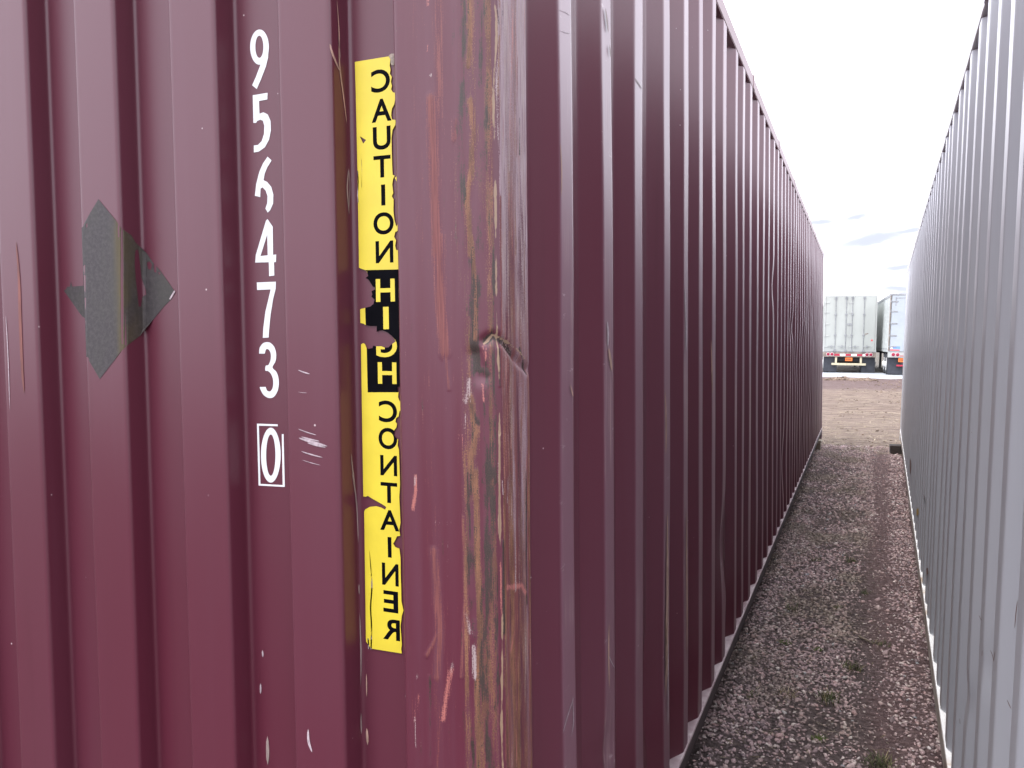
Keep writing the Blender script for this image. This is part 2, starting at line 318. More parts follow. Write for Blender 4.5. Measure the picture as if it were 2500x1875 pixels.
class MB:
    def __init__(s): s.v = []; s.f = []
    def add(s, vs_, fs):
        k = len(s.v); s.v += [tuple(x) for x in vs_]; s.f += [tuple(i + k for i in f) for f in fs]; return s
    def box(s, a, b_, ch=0.0):
        return s._box([min(x, y) for x, y in zip(a, b_)], [max(x, y) for x, y in zip(a, b_)], ch)
    def _box(s, a, b_, ch):
        if ch <= 0:
            x0, y0, z0 = a; x1, y1, z1 = b_
            return s.add([(x0,y0,z0),(x1,y0,z0),(x1,y1,z0),(x0,y1,z0),(x0,y0,z1),(x1,y0,z1),(x1,y1,z1),(x0,y1,z1)],
                         [(0,3,2,1),(4,5,6,7),(0,1,5,4),(1,2,6,5),(2,3,7,6),(3,0,4,7)])
        bm = bmesh.new(); bmesh.ops.create_cube(bm, size=1)
        for v in bm.verts: v.co = Vector([(a[i] + b_[i]) / 2 + v.co[i] * (b_[i] - a[i]) for i in range(3)])
        bmesh.ops.bevel(bm, geom=bm.edges[:], offset=ch, segments=1, affect='EDGES')
        bm.verts.index_update()
        s.add([v.co[:] for v in bm.verts], [[v.index for v in f.verts] for f in bm.faces]); bm.free(); return s
    def tube(s, p, q, r, n=10, r2=None, cap=True):
        p = Vector(p); q = Vector(q); d = (q - p).normalized(); a = d.orthogonal().normalized(); b2 = d.cross(a); r2 = r if r2 is None else r2
        vs_ = []
        for c_, rr in ((p, r), (q, r2)):
            for i in range(n):
                t_ = 2 * math.pi * i / n; vs_.append(c_ + a * math.cos(t_) * rr + b2 * math.sin(t_) * rr)
        fs = [(i, (i + 1) % n, n + (i + 1) % n, n + i) for i in range(n)]
        if cap: fs += [tuple(range(n - 1, -1, -1)), tuple(range(n, 2 * n))]
        return s.add(vs_, fs)
    def lathe(s, c0, axis, prof, n=24):
        c0 = Vector(c0); d = Vector(axis).normalized(); a = d.orthogonal().normalized(); b2 = d.cross(a); vs_ = []
        for (h, r) in prof:
            for i in range(n):
                t_ = 2 * math.pi * i / n; vs_.append(c0 + d * h + a * math.cos(t_) * r + b2 * math.sin(t_) * r)
        fs = []
        for j in range(len(prof) - 1):
            for i in range(n): fs.append((j * n + i, j * n + (i + 1) % n, (j + 1) * n + (i + 1) % n, (j + 1) * n + i))
        fs += [tuple(range(n - 1, -1, -1)), tuple(range((len(prof) - 1) * n, len(prof) * n))]
        return s.add(vs_, fs)
    def build(s, name, matname, parent=None, smooth=False):
        return from_np(name, s.v, s.f, matname, parent, smooth)

def fillet(pts, r, n=3, keep=0.004):
    """round the bends of an open 2-D polyline"""
    out = [pts[0]]
    for i in range(1, len(pts) - 1):
        p = np.array(pts[i]); a = np.array(pts[i - 1]); c_ = np.array(pts[i + 1])
        da = a - p; dc = c_ - p; la = np.linalg.norm(da); lc = np.linalg.norm(dc)
        rr = min(r, la * 0.45, lc * 0.45); da /= la; dc /= lc
        A = p + da * rr; Cc = p + dc * rr
        k = min(keep, la * 0.04)
        out.append(tuple(A + da * k))
        for j in range(n + 1):
            t_ = j / n; out.append(tuple((1 - t_) ** 2 * A + 2 * t_ * (1 - t_) * p + t_ ** 2 * Cc))
        out.append(tuple(Cc + dc * min(keep, lc * 0.04)))
    out.append(pts[-1]); return out

def vnoise(x, y, seed):
    """smooth value noise on arrays"""
    xi = np.floor(x).astype(int); yi = np.floor(y).astype(int); fx = x - xi; fy = y - yi
    def h(a, b_):
        q = np.sin(a * 127.1 + b_ * 311.7 + seed * 74.7) * 43758.5453; return q - np.floor(q)
    u_ = fx * fx * (3 - 2 * fx); v_ = fy * fy * (3 - 2 * fy)
    return (h(xi, yi) * (1 - u_) + h(xi + 1, yi) * u_) * (1 - v_) + (h(xi, yi + 1) * (1 - u_) + h(xi + 1, yi + 1) * u_) * v_

def sheet(name, prof, zs, to3, matname, parent, disp=None, flip=False, attr=None):
    """extrude a 2-D profile (a, depth) over heights zs; to3 maps arrays (a, depth, z) to xyz"""
    P = np.array(prof); n = len(P); k = len(zs)
    A = np.repeat(P[None, :, 0], k, 0); D = np.repeat(P[None, :, 1], k, 0); Z = np.repeat(np.array(zs)[:, None], n, 1)
    if disp: A, D = disp(A, D, Z)
    V = np.stack(to3(A, D, Z), -1).reshape(-1, 3)
    idx = np.arange(n * k).reshape(k, n)
    F = np.stack([idx[:-1, :-1], idx[:-1, 1:], idx[1:, 1:], idx[1:, :-1]], -1).reshape(-1, 4)
    if flip: F = F[:, ::-1]
    me = bpy.data.meshes.new(name)
    me.vertices.add(len(V)); me.vertices.foreach_set('co', V.astype(np.float32).ravel())
    me.loops.add(F.size); me.loops.foreach_set('vertex_index', F.astype(np.int32).ravel())
    me.polygons.add(len(F)); me.polygons.foreach_set('loop_start', np.arange(0, F.size, 4, dtype=np.int32)); me.polygons.foreach_set('loop_total', np.full(len(F), 4, np.int32))
    me.polygons.foreach_set('use_smooth', np.ones(len(F), bool))
    me.update(); me.validate(); me.materials.append(MAT[matname])
    if attr is not None:
        a_ = me.attributes.new('outer', 'FLOAT', 'POINT'); a_.data.foreach_set('value', attr(np.repeat(P[None, :, 0], k, 0), np.repeat(P[None, :, 1], k, 0), Z).astype(np.float32).ravel())
    return link(bpy.data.objects.new(name, me), parent)

# ------------------------------------------------------------------ ground
def ground_mesh():
    xs = np.concatenate([[-900, -300, -100, -40], np.linspace(-15, 30, 60), [60, 120, 300, 900]])
    ys = np.concatenate([[-400, -100, -30, -8], np.linspace(-3, 13, 40), np.linspace(13.5, 48, 70), [60, 90, 150, 400, 1500]])
    X, Y = np.meshgrid(xs, ys)
    amp = np.clip((Y - 14) / 6, 0, 1) * np.clip((46 - Y) / 6, 0, 1)
    Z = (vnoise(X * 0.45, Y * 0.7, 3) - 0.5) * 0.10 * amp + (vnoise(X * 1.7, Y * 1.3, 5) - 0.5) * 0.05 * amp - 0.06 * amp
    idx = np.arange(X.size).reshape(X.shape)
    F = np.stack([idx[:-1, :-1], idx[:-1, 1:], idx[1:, 1:], idx[1:, :-1]], -1).reshape(-1, 4)
    o = from_np('ground', np.stack([X, Y, Z], -1).reshape(-1, 3), F, 'dirt', None, True)
    tag(o, 'bare dirt yard ground', None, None, 'structure'); return o
ground_mesh()

ICO = None
def ico():
    bm = bmesh.new(); bmesh.ops.create_icosphere(bm, subdivisions=1, radius=1); bm.verts.index_update()
    v = np.array([x.co[:] for x in bm.verts]); f = np.array([[q.index for q in x.verts] for x in bm.faces]); bm.free(); return v, f
IV, IF = ico()
def big_mesh(name, V, F, matname):
    """triangle soup from numpy"""
    me = bpy.data.meshes.new(name); k = F.shape[1]
    me.vertices.add(len(V)); me.vertices.foreach_set('co', V.astype(np.float32).ravel())
    me.loops.add(F.size); me.loops.foreach_set('vertex_index', F.astype(np.int32).ravel())
    me.polygons.add(len(F)); me.polygons.foreach_set('loop_start', np.arange(0, F.size, k, dtype=np.int32)); me.polygons.foreach_set('loop_total', np.full(len(F), k, np.int32))
    me.update(); me.validate(); me.materials.append(MAT[matname]); return link(bpy.data.objects.new(name, me))
def lumps(name, P, R, matname, flat=(0.35, 0.75), sink=0.25):
    n = len(P)
    V = np.repeat(IV[None], n, 0) * (1 + NR.uniform(-0.36, 0.36, (n, 12, 1)))
    V = V + NR.uniform(-0.2, 0.2, (n, 12, 3))
    sc_ = np.stack([NR.uniform(0.75, 1.35, n), NR.uniform(0.6, 1.0, n), NR.uniform(*flat, n)], -1)
    V = V * sc_[:, None] * R[:, None, None]
    tl = NR.uniform(-0.5, 0.5, n); c_, s_ = np.cos(tl)[:, None], np.sin(tl)[:, None]
    V = np.stack([V[..., 0] * c_ - V[..., 2] * s_, V[..., 1], V[..., 0] * s_ + V[..., 2] * c_], -1)
    a = NR.uniform(0, 6.283, n); c_, s_ = np.cos(a)[:, None], np.sin(a)[:, None]
    V = np.stack([V[..., 0] * c_ - V[..., 1] * s_, V[..., 0] * s_ + V[..., 1] * c_, V[..., 2]], -1)
    V += P[:, None]; V[..., 2] += (R * sc_[:, 2] * (0.7 - sink))[:, None]
    F = IF[None] + (np.arange(n) * 12)[:, None, None]
    return big_mesh(name, V.reshape(-1, 3), F.reshape(-1, 3), matname)
def right_edge(y): return 0.186 + 0.0302 * y                     # foot of the grey container
def gravel():
    P = []; R = []
    for (y0, y1, dens, r0, r1) in ((0.6, 2.0, 1600, .006, .012), (2.0, 4.5, 5600, .0048, .0125), (4.5, 8.0, 3600, .006, .0135), (8.0, 13.5, 1700, .009, .017)):
        w = right_edge((y0 + y1) / 2) + 0.62
        n = int(dens * w * (y1 - y0))
        x = NR.uniform(-0.60, right_edge((y0 + y1) / 2) + 0.06, n); y = NR.uniform(y0, y1, n)
        r = r0 + (r1 - r0) * NR.random(n) ** 2.0
        # the strip along the grey container is finer, packed soil
        strip = np.clip((x + 0.16 * (vnoise(x * 3, y * 1.1, 9) - .5) - (right_edge(y) - 0.36)) / 0.10, 0, 1) * np.clip((right_edge(y) - 0.12 - x) / 0.08, 0, 1)
        keep = NR.random(n) > 0.62 * strip
        patch = vnoise(x * 4.5, y * 2.2, 21)
        keep &= NR.random(n) > 0.55 * np.clip((patch - 0.6) / 0.2, 0, 1)
        r = r * (1 - 0.3 * strip)
        P.append(np.stack([x, y, np.zeros(n)], -1)[keep]); R.append(r[keep])
    # sparse bigger stones
    n = 240; y = 1.5 + 11 * NR.random(n) ** 1.3; x = NR.uniform(-0.56, 0.2, n); P.append(np.stack([x, y, np.zeros(n)], -1)); R.append(NR.uniform(.013, .021, n))
    P = np.concatenate(P); R = np.concatenate(R)
    o = lumps('gravel', P, R, 'stone'); tag(o, 'mauve and grey crushed gravel between the two containers', 'gravel', None, 'stuff')
gravel()
def clods():
    n = 3000; y = 12.8 + 26 * NR.random(n) ** 1.2; x = NR.uniform(-0.6, 2.2 + y * 0.12, n)
    g = vnoise(x * 0.8, y * 1.6, 31); keep = NR.random(n) < np.clip((g - 0.30) / 0.35, 0.05, 1)
    x, y = x[keep], y[keep]; n = len(x)
    amp = np.clip((y - 14) / 6, 0, 1) * np.clip((46 - y) / 6, 0, 1)
    z = (vnoise(x * 0.45, y * 0.7, 3) - 0.5) * 0.10 * amp + (vnoise(x * 1.7, y * 1.3, 5) - 0.5) * 0.05 * amp - 0.06 * amp
    r = (0.008 + 0.020 * NR.random(n) ** 3) * (0.7 + y * 0.03)
    o = lumps('dirt_clods', np.stack([x, y, z], -1), r, 'clod', (0.3, 0.6), 0.35); tag(o, 'clods of tan dirt scattered over the open yard', 'dirt', None, 'stuff')
clods()
def blades(name, P, L, Wd, matname, lie=0.2, parent=None, bend=0.4):
    """each blade a bent 3-segment strip"""
    n = len(P); a = NR.uniform(0, 6.283, n); el_ = NR.uniform(*lie, n) if isinstance(lie, tuple) else np.full(n, lie)
    dirh = np.stack([np.cos(a), np.sin(a), np.zeros(n)], -1); side = np.stack([-np.sin(a), np.cos(a), np.zeros(n)], -1)
    V = []
    for j, (tt, ww) in enumerate(((0, 1), (0.4, 0.9), (0.75, 0.6), (1.0, 0.12))):
        e = el_ - bend * tt
        c_ = P + dirh * (np.cos(el_) * L * tt)[:, None]; c_[:, 2] += np.maximum(np.sin(el_) * L * tt - bend * 0.4 * L * tt * tt, 0.0) + 0.002
        V += [c_ - side * (Wd * ww / 2)[:, None], c_ + side * (Wd * ww / 2)[:, None]]
    V = np.stack(V, 1); F = np.array([[0, 1, 3, 2], [2, 3, 5, 4], [4, 5, 7, 6]])[None] + (np.arange(n) * 8)[:, None, None]
    o = big_mesh(name, V.reshape(-1, 3), F.reshape(-1, 4), matname)
    if parent is not None: o.parent = parent
    return o
def litter():
    n = 2600; y = 1.6 + 11.5 * NR.random(n); x = NR.uniform(-0.55, 0.12, n) ; g = vnoise(x * 4, y * 2, 41); k = g > 0.42
    P1 = np.stack([x, y, np.full(n, 0.006)], -1)[k]
    n2_ = 7000; y = 12.6 + 19 * NR.random(n2_) ** 1.3; x = NR.uniform(-0.6, 1.6 + y * 0.1, n2_); P2 = np.stack([x, y, np.full(n2_, 0.0)], -1)
    amp = np.clip((y - 14) / 6, 0, 1); P2[:, 2] = (vnoise(x * 0.45, y * 0.7, 3) - 0.5) * 0.10 * amp + (vnoise(x * 1.7, y * 1.3, 5) - 0.5) * 0.05 * amp - 0.06 * amp
    P = np.concatenate([P1, P2]); n = len(P)
    L = np.where(np.arange(n) < len(P1), NR.uniform(.015, .06, n), NR.uniform(.05, .20, n)); Wd = np.where(np.arange(n) < len(P1), .0022, .012) * NR.uniform(.6, 1.4, n)
    o = blades('dry_grass', P, L, Wd, 'straw_blade', (0.0, 0.25)); tag(o, 'loose dry straw lying on the ground', 'straw', None, 'stuff')
litter()
def tuft(px, py, n, h, spread, matname, label, group='grass tufts growing in the gravel'):
    p = on_ground(px, py); r = NR.random(n) ** 0.7 * spread; a = NR.uniform(0, 6.283, n)
    P = np.stack([r * np.cos(a), r * np.sin(a) * 1.2, np.zeros(n)], -1)
    o = blades('grass_tuft', P, NR.uniform(.4, 1, n) * h * 1.25, NR.uniform(.0022, .004, n), matname, (0.5, 1.35), bend=0.7)
    o.location = (p.x, p.y, 0.0); tag(o, label, 'grass', group); return o
TUFTS = (
    (2078, 1372, 70, .06, .045, 'grass_blade', 'dark green grass tuft, the larger of a close pair'),
    (1993, 1370, 55, .05, .04, 'grass_blade', 'dark green grass tuft, the thinner of a close pair'),
    (2145, 1868, 110, .06, .05, 'grass_blade', 'bushiest dark green grass tuft, by the foot of the grey container'),
    (2150, 1575, 50, .035, .045, 'grass_blade', 'low dark grass tuft right beside the broken stick'),
    (2045, 1485, 40, .03, .03, 'grass_blade', 'tiny dark green tuft alone in pinkish gravel'),
    (2022, 1712, 90, .07, .05, 'grass_blade', 'tallest wispy yellow-green grass tuft in the gravel'),
    (2080, 1635, 80, .06, .05, 'grass_blade', 'wispy green tuft between the stick and the tallest tuft'),
    (1925, 1700, 50, .04, .05, 'straw_blade', 'straw-coloured dry tuft beside the tallest wispy tuft'),
    (1935, 1490, 50, .045, .05, 'grass_blade', 'thin yellowish tuft beyond the brightest moss patch'),
    (2110, 1450, 45, .045, .03, 'grass_blade', 'small upright wispy tuft beside the packed pink soil strip'),
    (1830, 1698, 40, .03, .03, 'grass_blade', 'tiny sparse tuft next to the maroon container bottom rail'))
for (px, py, n, h, s_, mt, lb_) in TUFTS: tuft(px, py, n, h, s_, mt, lb_)
for (px, py, n, h, s_, lb_) in ((1918, 1570, 150, .012, .035, 'brightest flat green moss patch on the gravel'), (1996, 1587, 120, .012, .028, 'olive moss patch beside the brightest moss patch'), (2000, 1805, 150, .014, .03, 'moss patch standing apart from the other two')):
    tuft(px, py, n, h, s_, 'moss_blade', lb_, 'moss patches on the gravel')
def stick(px, py, L, ang, r):
    p = on_ground(px, py); mb = MB(); pts = [Vector((math.cos(ang) * L * k + RNG.uniform(-.004, .004), math.sin(ang) * L * k, 0.014 + RNG.uniform(0, .004))) for k in (0, .35, .7, 1)]
    for i in range(3): mb.tube(pts[i], pts[i + 1], r * (1 - .15 * i), 7, r * (0.85 - .15 * i))
    o = mb.build('stick', 'timber'); o.location = (p.x, p.y, 0); tag(o, 'short brown broken stick lying on the gravel', 'stick')
stick(2098, 1560, .11, -0.9, .008)

# snow strip in front of the trailers and the low dirt heaps before it
def snow_strip():
    n = 90; xs = np.linspace(-8, 60, n)
    base = 39.7 + 0.02 * (xs - 16)
    lo = base - 0.0 + (vnoise(xs * 0.5, xs * 0, 2) - .5) * 1.6; hi = base + 4.2 - 0.10 * (xs - 16) * 0.5 + (vnoise(xs * 0.4, xs * 0, 8) - .5) * 1.0
    rows = [(0, -0.08), (0.06, 0.03), (0.3, 0.06), (0.7, 0.055), (0.94, 0.03), (1, -0.08)]
    V = []; 
    for (t_, z) in rows:
        V.append(np.stack([xs, lo + (hi - lo) * t_, np.full(n, z) + (vnoise(xs * 1.1, xs * 0 + t_ * 5, 6) - .5) * 0.03], -1))
    V = np.stack(V); idx = np.arange(V.shape[0] * n).reshape(-1, n)
    F = np.stack([idx[:-1, :-1], idx[:-1, 1:], idx[1:, 1:], idx[1:, :-1]], -1).reshape(-1, 4)
    o = from_np('snow_strip', V.reshape(-1, 3), F, 'snow', None, True); tag(o, 'strip of old snow lying in front of the trailers', None, None, 'structure')
snow_strip()
def heap(px, py, w, h, label):
    p = on_ground(px, py); n = 260; a = NR.uniform(0, 6.283, n); r = NR.random(n) ** 0.6
    P = np.stack([r * np.cos(a) * w, r * np.sin(a) * w * 0.5, np.maximum(h * (1 - r) * NR.uniform(.5, 1, n) - 0.02, -0.02)], -1)
    o = lumps('dirt_heap', P, NR.uniform(.03, .09, n), 'clod', (0.5, 0.9), 0.2); o.location = (p.x, p.y, -0.05); tag(o, label, 'dirt heap', 'dirt heaps before the snow')
heap(2053, 926, .75, .16, 'larger low heap of brown dirt at the snow edge'); heap(2106, 927, .6, .10, 'smaller flat heap of brown dirt at the snow edge')

# ------------------------------------------------------------------ containers
DS, DE = 0.5138, 1.1138                                          # photo container: side plane x=-DS, end plane y=DE
def bands_to_profile(bands, L, y0, y1, dep=0.036, sl_=0.068):
    p = [(y0, dep)]
    for (a, b_) in bands:
        if a - sl_ <= p[-1][0] + 0.004: p[-1] = (max(p[-1][0] - 0.0, 0), p[-1][1]); s0 = p[-1][0] + 0.006
        else: s0 = a - sl_
        p += [(s0, dep), (a, 0.0), (b_, 0.0), (b_ + sl_, dep)]
    p.append((y1, dep)); return fillet(p, 0.0065, 3)
def container(root, sign, H, bands, mp_, postw, dents, paint_m, rail_m, ledge_m, lip_m, web_m, post_m, wav, simple_posts=True):
    """local frame: visible side is the plane x=0, body goes to x=sign*2.438, y 0..12.192, z 0..H"""
    L, Wd = 12.192, 2.438
    zl = 0.165
    zb, zt = zl - 0.001, H - 0.075
    zs = np.concatenate([np.linspace(zb, zt, 120)])
    prof = bands_to_profile(bands, L, postw - 0.004, L - 0.13)
    def disp(A, D, Z):
        hh = np.clip((Z - zb) / 0.25, 0, 1) * np.clip((zt - Z) / 0.25, 0, 1)
        n = (vnoise(A * 3.3, Z * 1.7, 51) - .5) * 0.004 * wav + (vnoise(A * 9, Z * 5.0, 52) - .5) * 0.0008 * wav
        far_ = np.clip((A - 3.5) / 4, 0, 1)
        D2 = D + n * hh + far_ * hh * (vnoise(A * 3.6, Z * 3.4, 53) - .5) * 0.005 * wav
        A2 = A + hh * (vnoise(A * 1.3, Z * 2.3, 54) - .5) * (0.006 + 0.010 * far_) * wav
        for (y, z, ry, rz, d) in dents:
            g_ = np.exp(-((A - y) / ry) ** 2 - ((Z - z) / rz) ** 2); D2 = D2 + d * g_; A2 = A2 + 0.6 * d * g_ * np.sign(y - A + 0.02)*np.clip(np.abs(y - A + 0.02)/0.03,0,1)
        return A2, D2
    outer = lambda A, D, Z: np.clip(1 - D / 0.0018, 0, 1)
    sheet('side_wall', prof, zs, lambda A, D, Z: (sign * D, A, Z), paint_m, root, disp, flip=(sign > 0), attr=outer)
    # far side wall, plain profile
    pf = bands_to_profile([(0.3 + .2875 * k, 0.372 + .2875 * k) for k in range(40)], L, 0.13, L - 0.13)
    sheet('side_wall', pf, [zb, zt], lambda A, D, Z: (sign * (Wd - D), A, Z), paint_m, root, None, flip=(sign < 0), attr=outer)
    for side, w0 in ((0, 0), (1, Wd)):
        sg = sign if side == 0 else -sign
        X = lambda d: sign * w0 + sg * d
        # top rail: square tube with a rounded outer face, small laps proud of it
        mb = MB(); mb.box((X(-0.002), 0.14, H - 0.075), (X(0.058), L - 0.14, H - 0.008), 0.004); tr = mb.build('top_rail', rail_m, root)
        if side == 0:
            for y in (1.45, 3.2, 4.65, 6.1, 8.0, 9.7):
                mb = MB(); mb.box((X(-0.0045), y, H - 0.072), (X(0.03), y + 0.05, H - 0.003), 0.002); mb.build('weld_lap', rail_m, tr)
        # bottom rail: flange ledge on top, recessed web, lower flange
        mb = MB(); mb.box((X(-0.004), 0.14, zl - 0.010), (X(0.075), L - 0.14, zl), 0.001); br = mb.build('bottom_rail', ledge_m, root)
        mb = MB(); mb.box((X(-0.0045), 0.141, zl - (0.050 if sign < 0 else 0.078)), (X(0.006), L - 0.141, zl - 0.0105), 0.001); mb.build('flange_lip', lip_m, br)
        mb = MB(); mb.box((X(0.064), 0.14, 0.02), (X(0.070), L - 0.14, zl - 0.0105)); mb.box((X(0.03), 0.14, 0.012), (X(0.070), L - 0.14, 0.0195)); mb.build('rail_web', web_m, br)
    # posts (plain ones), castings
    for (yy0, yy1) in ((0.0, 0.0), (L, L)):
        for side, w0 in ((0, 0), (1, Wd)):
            sg = sign if side == 0 else -sign; dy = 1 if yy0 == 0 else -1
            if not (side == 0 and yy0 == 0 and not simple_posts):
                mb = MB(); mb.box((sign * w0 + sg * 0.0, yy0 + dy * 0.003, 0.12), (sign * w0 + sg * 0.155, yy0 + dy * 0.134, H - 0.12), 0.008); mb.build('corner_post', paint_m, root)
            for z0, z1 in ((0.0, 0.118), (H - 0.118, H)):
                mb = MB(); mb.box((sign * w0 - sg * 0.004, yy0 - dy * 0.003, z0), (sign * w0 + sg * 0.160, yy0 + dy * 0.176, z1), 0.006); cc = mb.build('corner_casting', rail_m, root)
                zc = (z0 + z1) / 2; mb = MB()
                mb.lathe((sign * w0 - sg * 0.0035, yy0 + dy * 0.088, zc), (-sg, 0, 0), [(0, .036), (0.0012, .036)], 20); mb.build('hole_shade_disc', 'hole_shade_black', cc)  # flat black disc painting the shade of the opening
    # roof, floor, cross members
    mb = MB(); mb.box((sign * 0.06, 0.1, H - 0.03), (sign * (Wd - 0.06), L - 0.1, H - 0.012), 0.003); mb.build('roof', rail_m, root)
    mb = MB(); mb.box((sign * 0.072, 0.05, zl - 0.02), (sign * (Wd - 0.072), L - 0.05, zl + 0.02)); mb.build('floor', web_m, root)
    for k in range(20):
        mb = MB(); y = 0.4 + k * 0.6; mb.box((sign * 0.072, y, 0.04), (sign * (Wd - 0.072), y + 0.045, zl - 0.021)); mb.build('cross_member', web_m, root)
    # door end (far end): header, sill, two doors with locking rods
    mb = MB(); mb.box((sign * 0.162, L - 0.10, 0.02), (sign * (Wd - 0.162), L - 0.01, 0.15), 0.006); mb.build('door_sill', rail_m, root)
    mb = MB(); mb.box((sign * 0.162, L - 0.10, H - 0.12), (sign * (Wd - 0.162), L - 0.01, H - 0.012), 0.006); mb.build('door_header', rail_m, root)
    for k in (0, 1):
        x0 = 0.165 + k * 1.056
        mb = MB(); mb.box((sign * x0, L - 0.075, 0.155), (sign * (x0 + 1.05), L - 0.03, H - 0.125), 0.004); d_ = mb.build('door', paint_m, root)
        for q in (0.3, 0.75):
            mb = MB(); mb.tube((sign * (x0 + q), L - 0.012, 0.12), (sign * (x0 + q), L - 0.012, H - 0.12), 0.017, 10); mb.build('lock_rod', 'galvanised', d_)
    return prof

# ---- maroon high container
MO = Vector((-DS, DE, 0.135))
maroon = empty('shipping_container', MO, (0, 0, 0), 'tall maroon corrugated shipping container with white numbers and torn yellow caution label', 'container', None)
RB = [.365, .639, .913, 1.23, 1.506, 1.769, 2.05, 2.321, 2.659, 2.906, 3.184, 3.502, 3.804, 4.082, 4.402]
LB = [.291, .566, .836, 1.152, 1.436, 1.699, 1.974, 2.240, 2.592, 2.838, 3.104, 3.420, 3.728, 4.010, 4.326]
while RB[-1] + 0.287 < 11.96:
    RB.append(RB[-1] + 0.287 + RNG.choice((0, 0, 0.004, -0.004))); LB.append(RB[-1] - 0.072)
PEND = 0.135                                                     # depth of the post's side face along y
def side_pt(px, py):
    d = ray(px, py); k = -DS / d.x; p = CAM + d * k; return p.y - DE, p.z - MO.z
dents = []
for (px, py, ry, rz, d) in ((1650, 1590, .045, .06, .022), (1598, 1705, .06, .10, .034), (1768, 1330, .05, .16, .026), (1778, 1440, .07, .07, -.016),
                            (1485, 1830, .03, .06, .012), (1935, 800, .25, .10, .014), (1962, 790, .35, .09, -.010), (1945, 880, .3, .2, .009), (1975, 980, .5, .15, .010), (1890, 700, .10, .12, .012), (1915, 1130, .25, .22, .014)):
    y, z = side_pt(px, py); dents.append((y, z, ry, rz, d))
MH = 2.892
container(maroon, -1, MH, list(zip(LB, RB)), None, PEND, dents, 'maroon_paint', 'maroon_rail_paint', 'maroon_ledge', 'rail_web_dark', 'rail_web_dark', 'post_paint', 1.0, simple_posts=False)

# end wall: t = distance left of the side plane.  inner strip beside the post carries the caution label
POSTW = 0.178
ED = 0.0456
ep = [(POSTW - 0.012, ED)]
k = 0
while True:
    a = 0.408 + 0.25 * k
    if a > 2.28: break
    ep += [(a - 0.110 - 0.006, ED), (a - 0.110, 0.0), (a, 0.0), (a + 0.006, ED)]; k += 1
ep += [(2.438 - 0.155, ED)]
EPROF = fillet(ep, 0.007, 4)
def edisp(A, D, Z):
    return A, D
endw = sheet('end_wall', EPROF, np.linspace(0.15, MH - 0.1, 70), lambda A, D, Z: (-A, D, Z), 'maroon_paint', maroon, edisp, flip=True, attr=lambda A, D, Z: D * 0)
mb = MB(); mb.box((-0.162, 0.002, MH - 0.118), (-2.276, 0.07, MH - 0.012), 0.006); mb.build('end_header', 'maroon_rail_paint', maroon)
mb = MB(); mb.box((-0.162, 0.002, 0.02), (-2.276, 0.09, 0.152), 0.006); mb.build('end_sill', 'maroon_rail_paint', maroon)
# weld seam where the end sheet meets the post
mb = MB(); mb.box((-(POSTW + 0.004), 0.0415, 0.2), (-(POSTW + 0.022), 0.050, MH - 0.13), 0.002); mb.build('weld_seam', 'maroon_paint', maroon)

# near corner post: formed plate, worn.  path (t, d): from the end face's left edge round to the side face's far edge
PP = [(POSTW, 0.050), (POSTW, 0.0), (0.052, 0.0), (0.008, 0.013), (0.0, 0.022), (0.0, PEND), (0.012, PEND + 0.004)]
PPF = fillet(PP, 0.010, 5)
# resample
pp = np.array(PPF); seg = np.hypot(*np.diff(pp, axis=0).T); cum = np.concatenate([[0], np.cumsum(seg)])
fine_s = np.unique(np.round(np.concatenate([np.arange(0, cum[-1], 0.0026), cum]), 5))
PT = np.interp(fine_s, cum, pp[:, 0]); PD = np.interp(fine_s, cum, pp[:, 1])
PZ = np.concatenate([np.linspace(0.12, 0.70, 60)[:-1], np.arange(0.70, 2.16, 0.0032), np.linspace(2.16, MH - 0.12, 60)])
def prof_hit(prof_xy, px, py):
    """where the sight line meets an upright sheet whose plan is the polyline prof_xy (world x, y); returns point, normal, path length"""
    d = ray(px, py); A = prof_xy[:-1]; B = prof_xy[1:]; E_ = B - A
    den = d.x * E_[:, 1] - d.y * E_[:, 0]
    den = np.where(np.abs(den) < 1e-12, 1e-12, den)
    t_ = (A[:, 0] * E_[:, 1] - A[:, 1] * E_[:, 0]) / den
    s_ = (A[:, 0] * d.y - A[:, 1] * d.x) / den
    ok = (t_ > 0) & (s_ >= -1e-6) & (s_ <= 1 + 1e-6)
    if not ok.any(): return None
    i = int(np.argmin(np.where(ok, t_, 1e9))); p = CAM + d * t_[i]
    n = Vector((E_[i][1], -E_[i][0], 0)).normalized()
    if n.dot(d) > 0: n = -n
    return p, n, i, float(s_[i])
POST_XY = np.stack([-DS - PT, DE + PD], -1)
def post_sz(px, py):
    h = prof_hit(POST_XY, px, py)
    if h is None: return None
    p, n, i, s_ = h; return fine_s[i] + s_ * (fine_s[i + 1] - fine_s[i]), p.z - MO.z
nS, nZ = len(fine_s), len(PZ)
WEAR = np.zeros((nZ, nS, 4), np.float32); SCUFF_GLINT = np.zeros((nZ, nS, 4), np.float32); DISP = np.zeros((nZ, nS), np.float32)
SS, ZZ = np.meshgrid(fine_s, PZ)
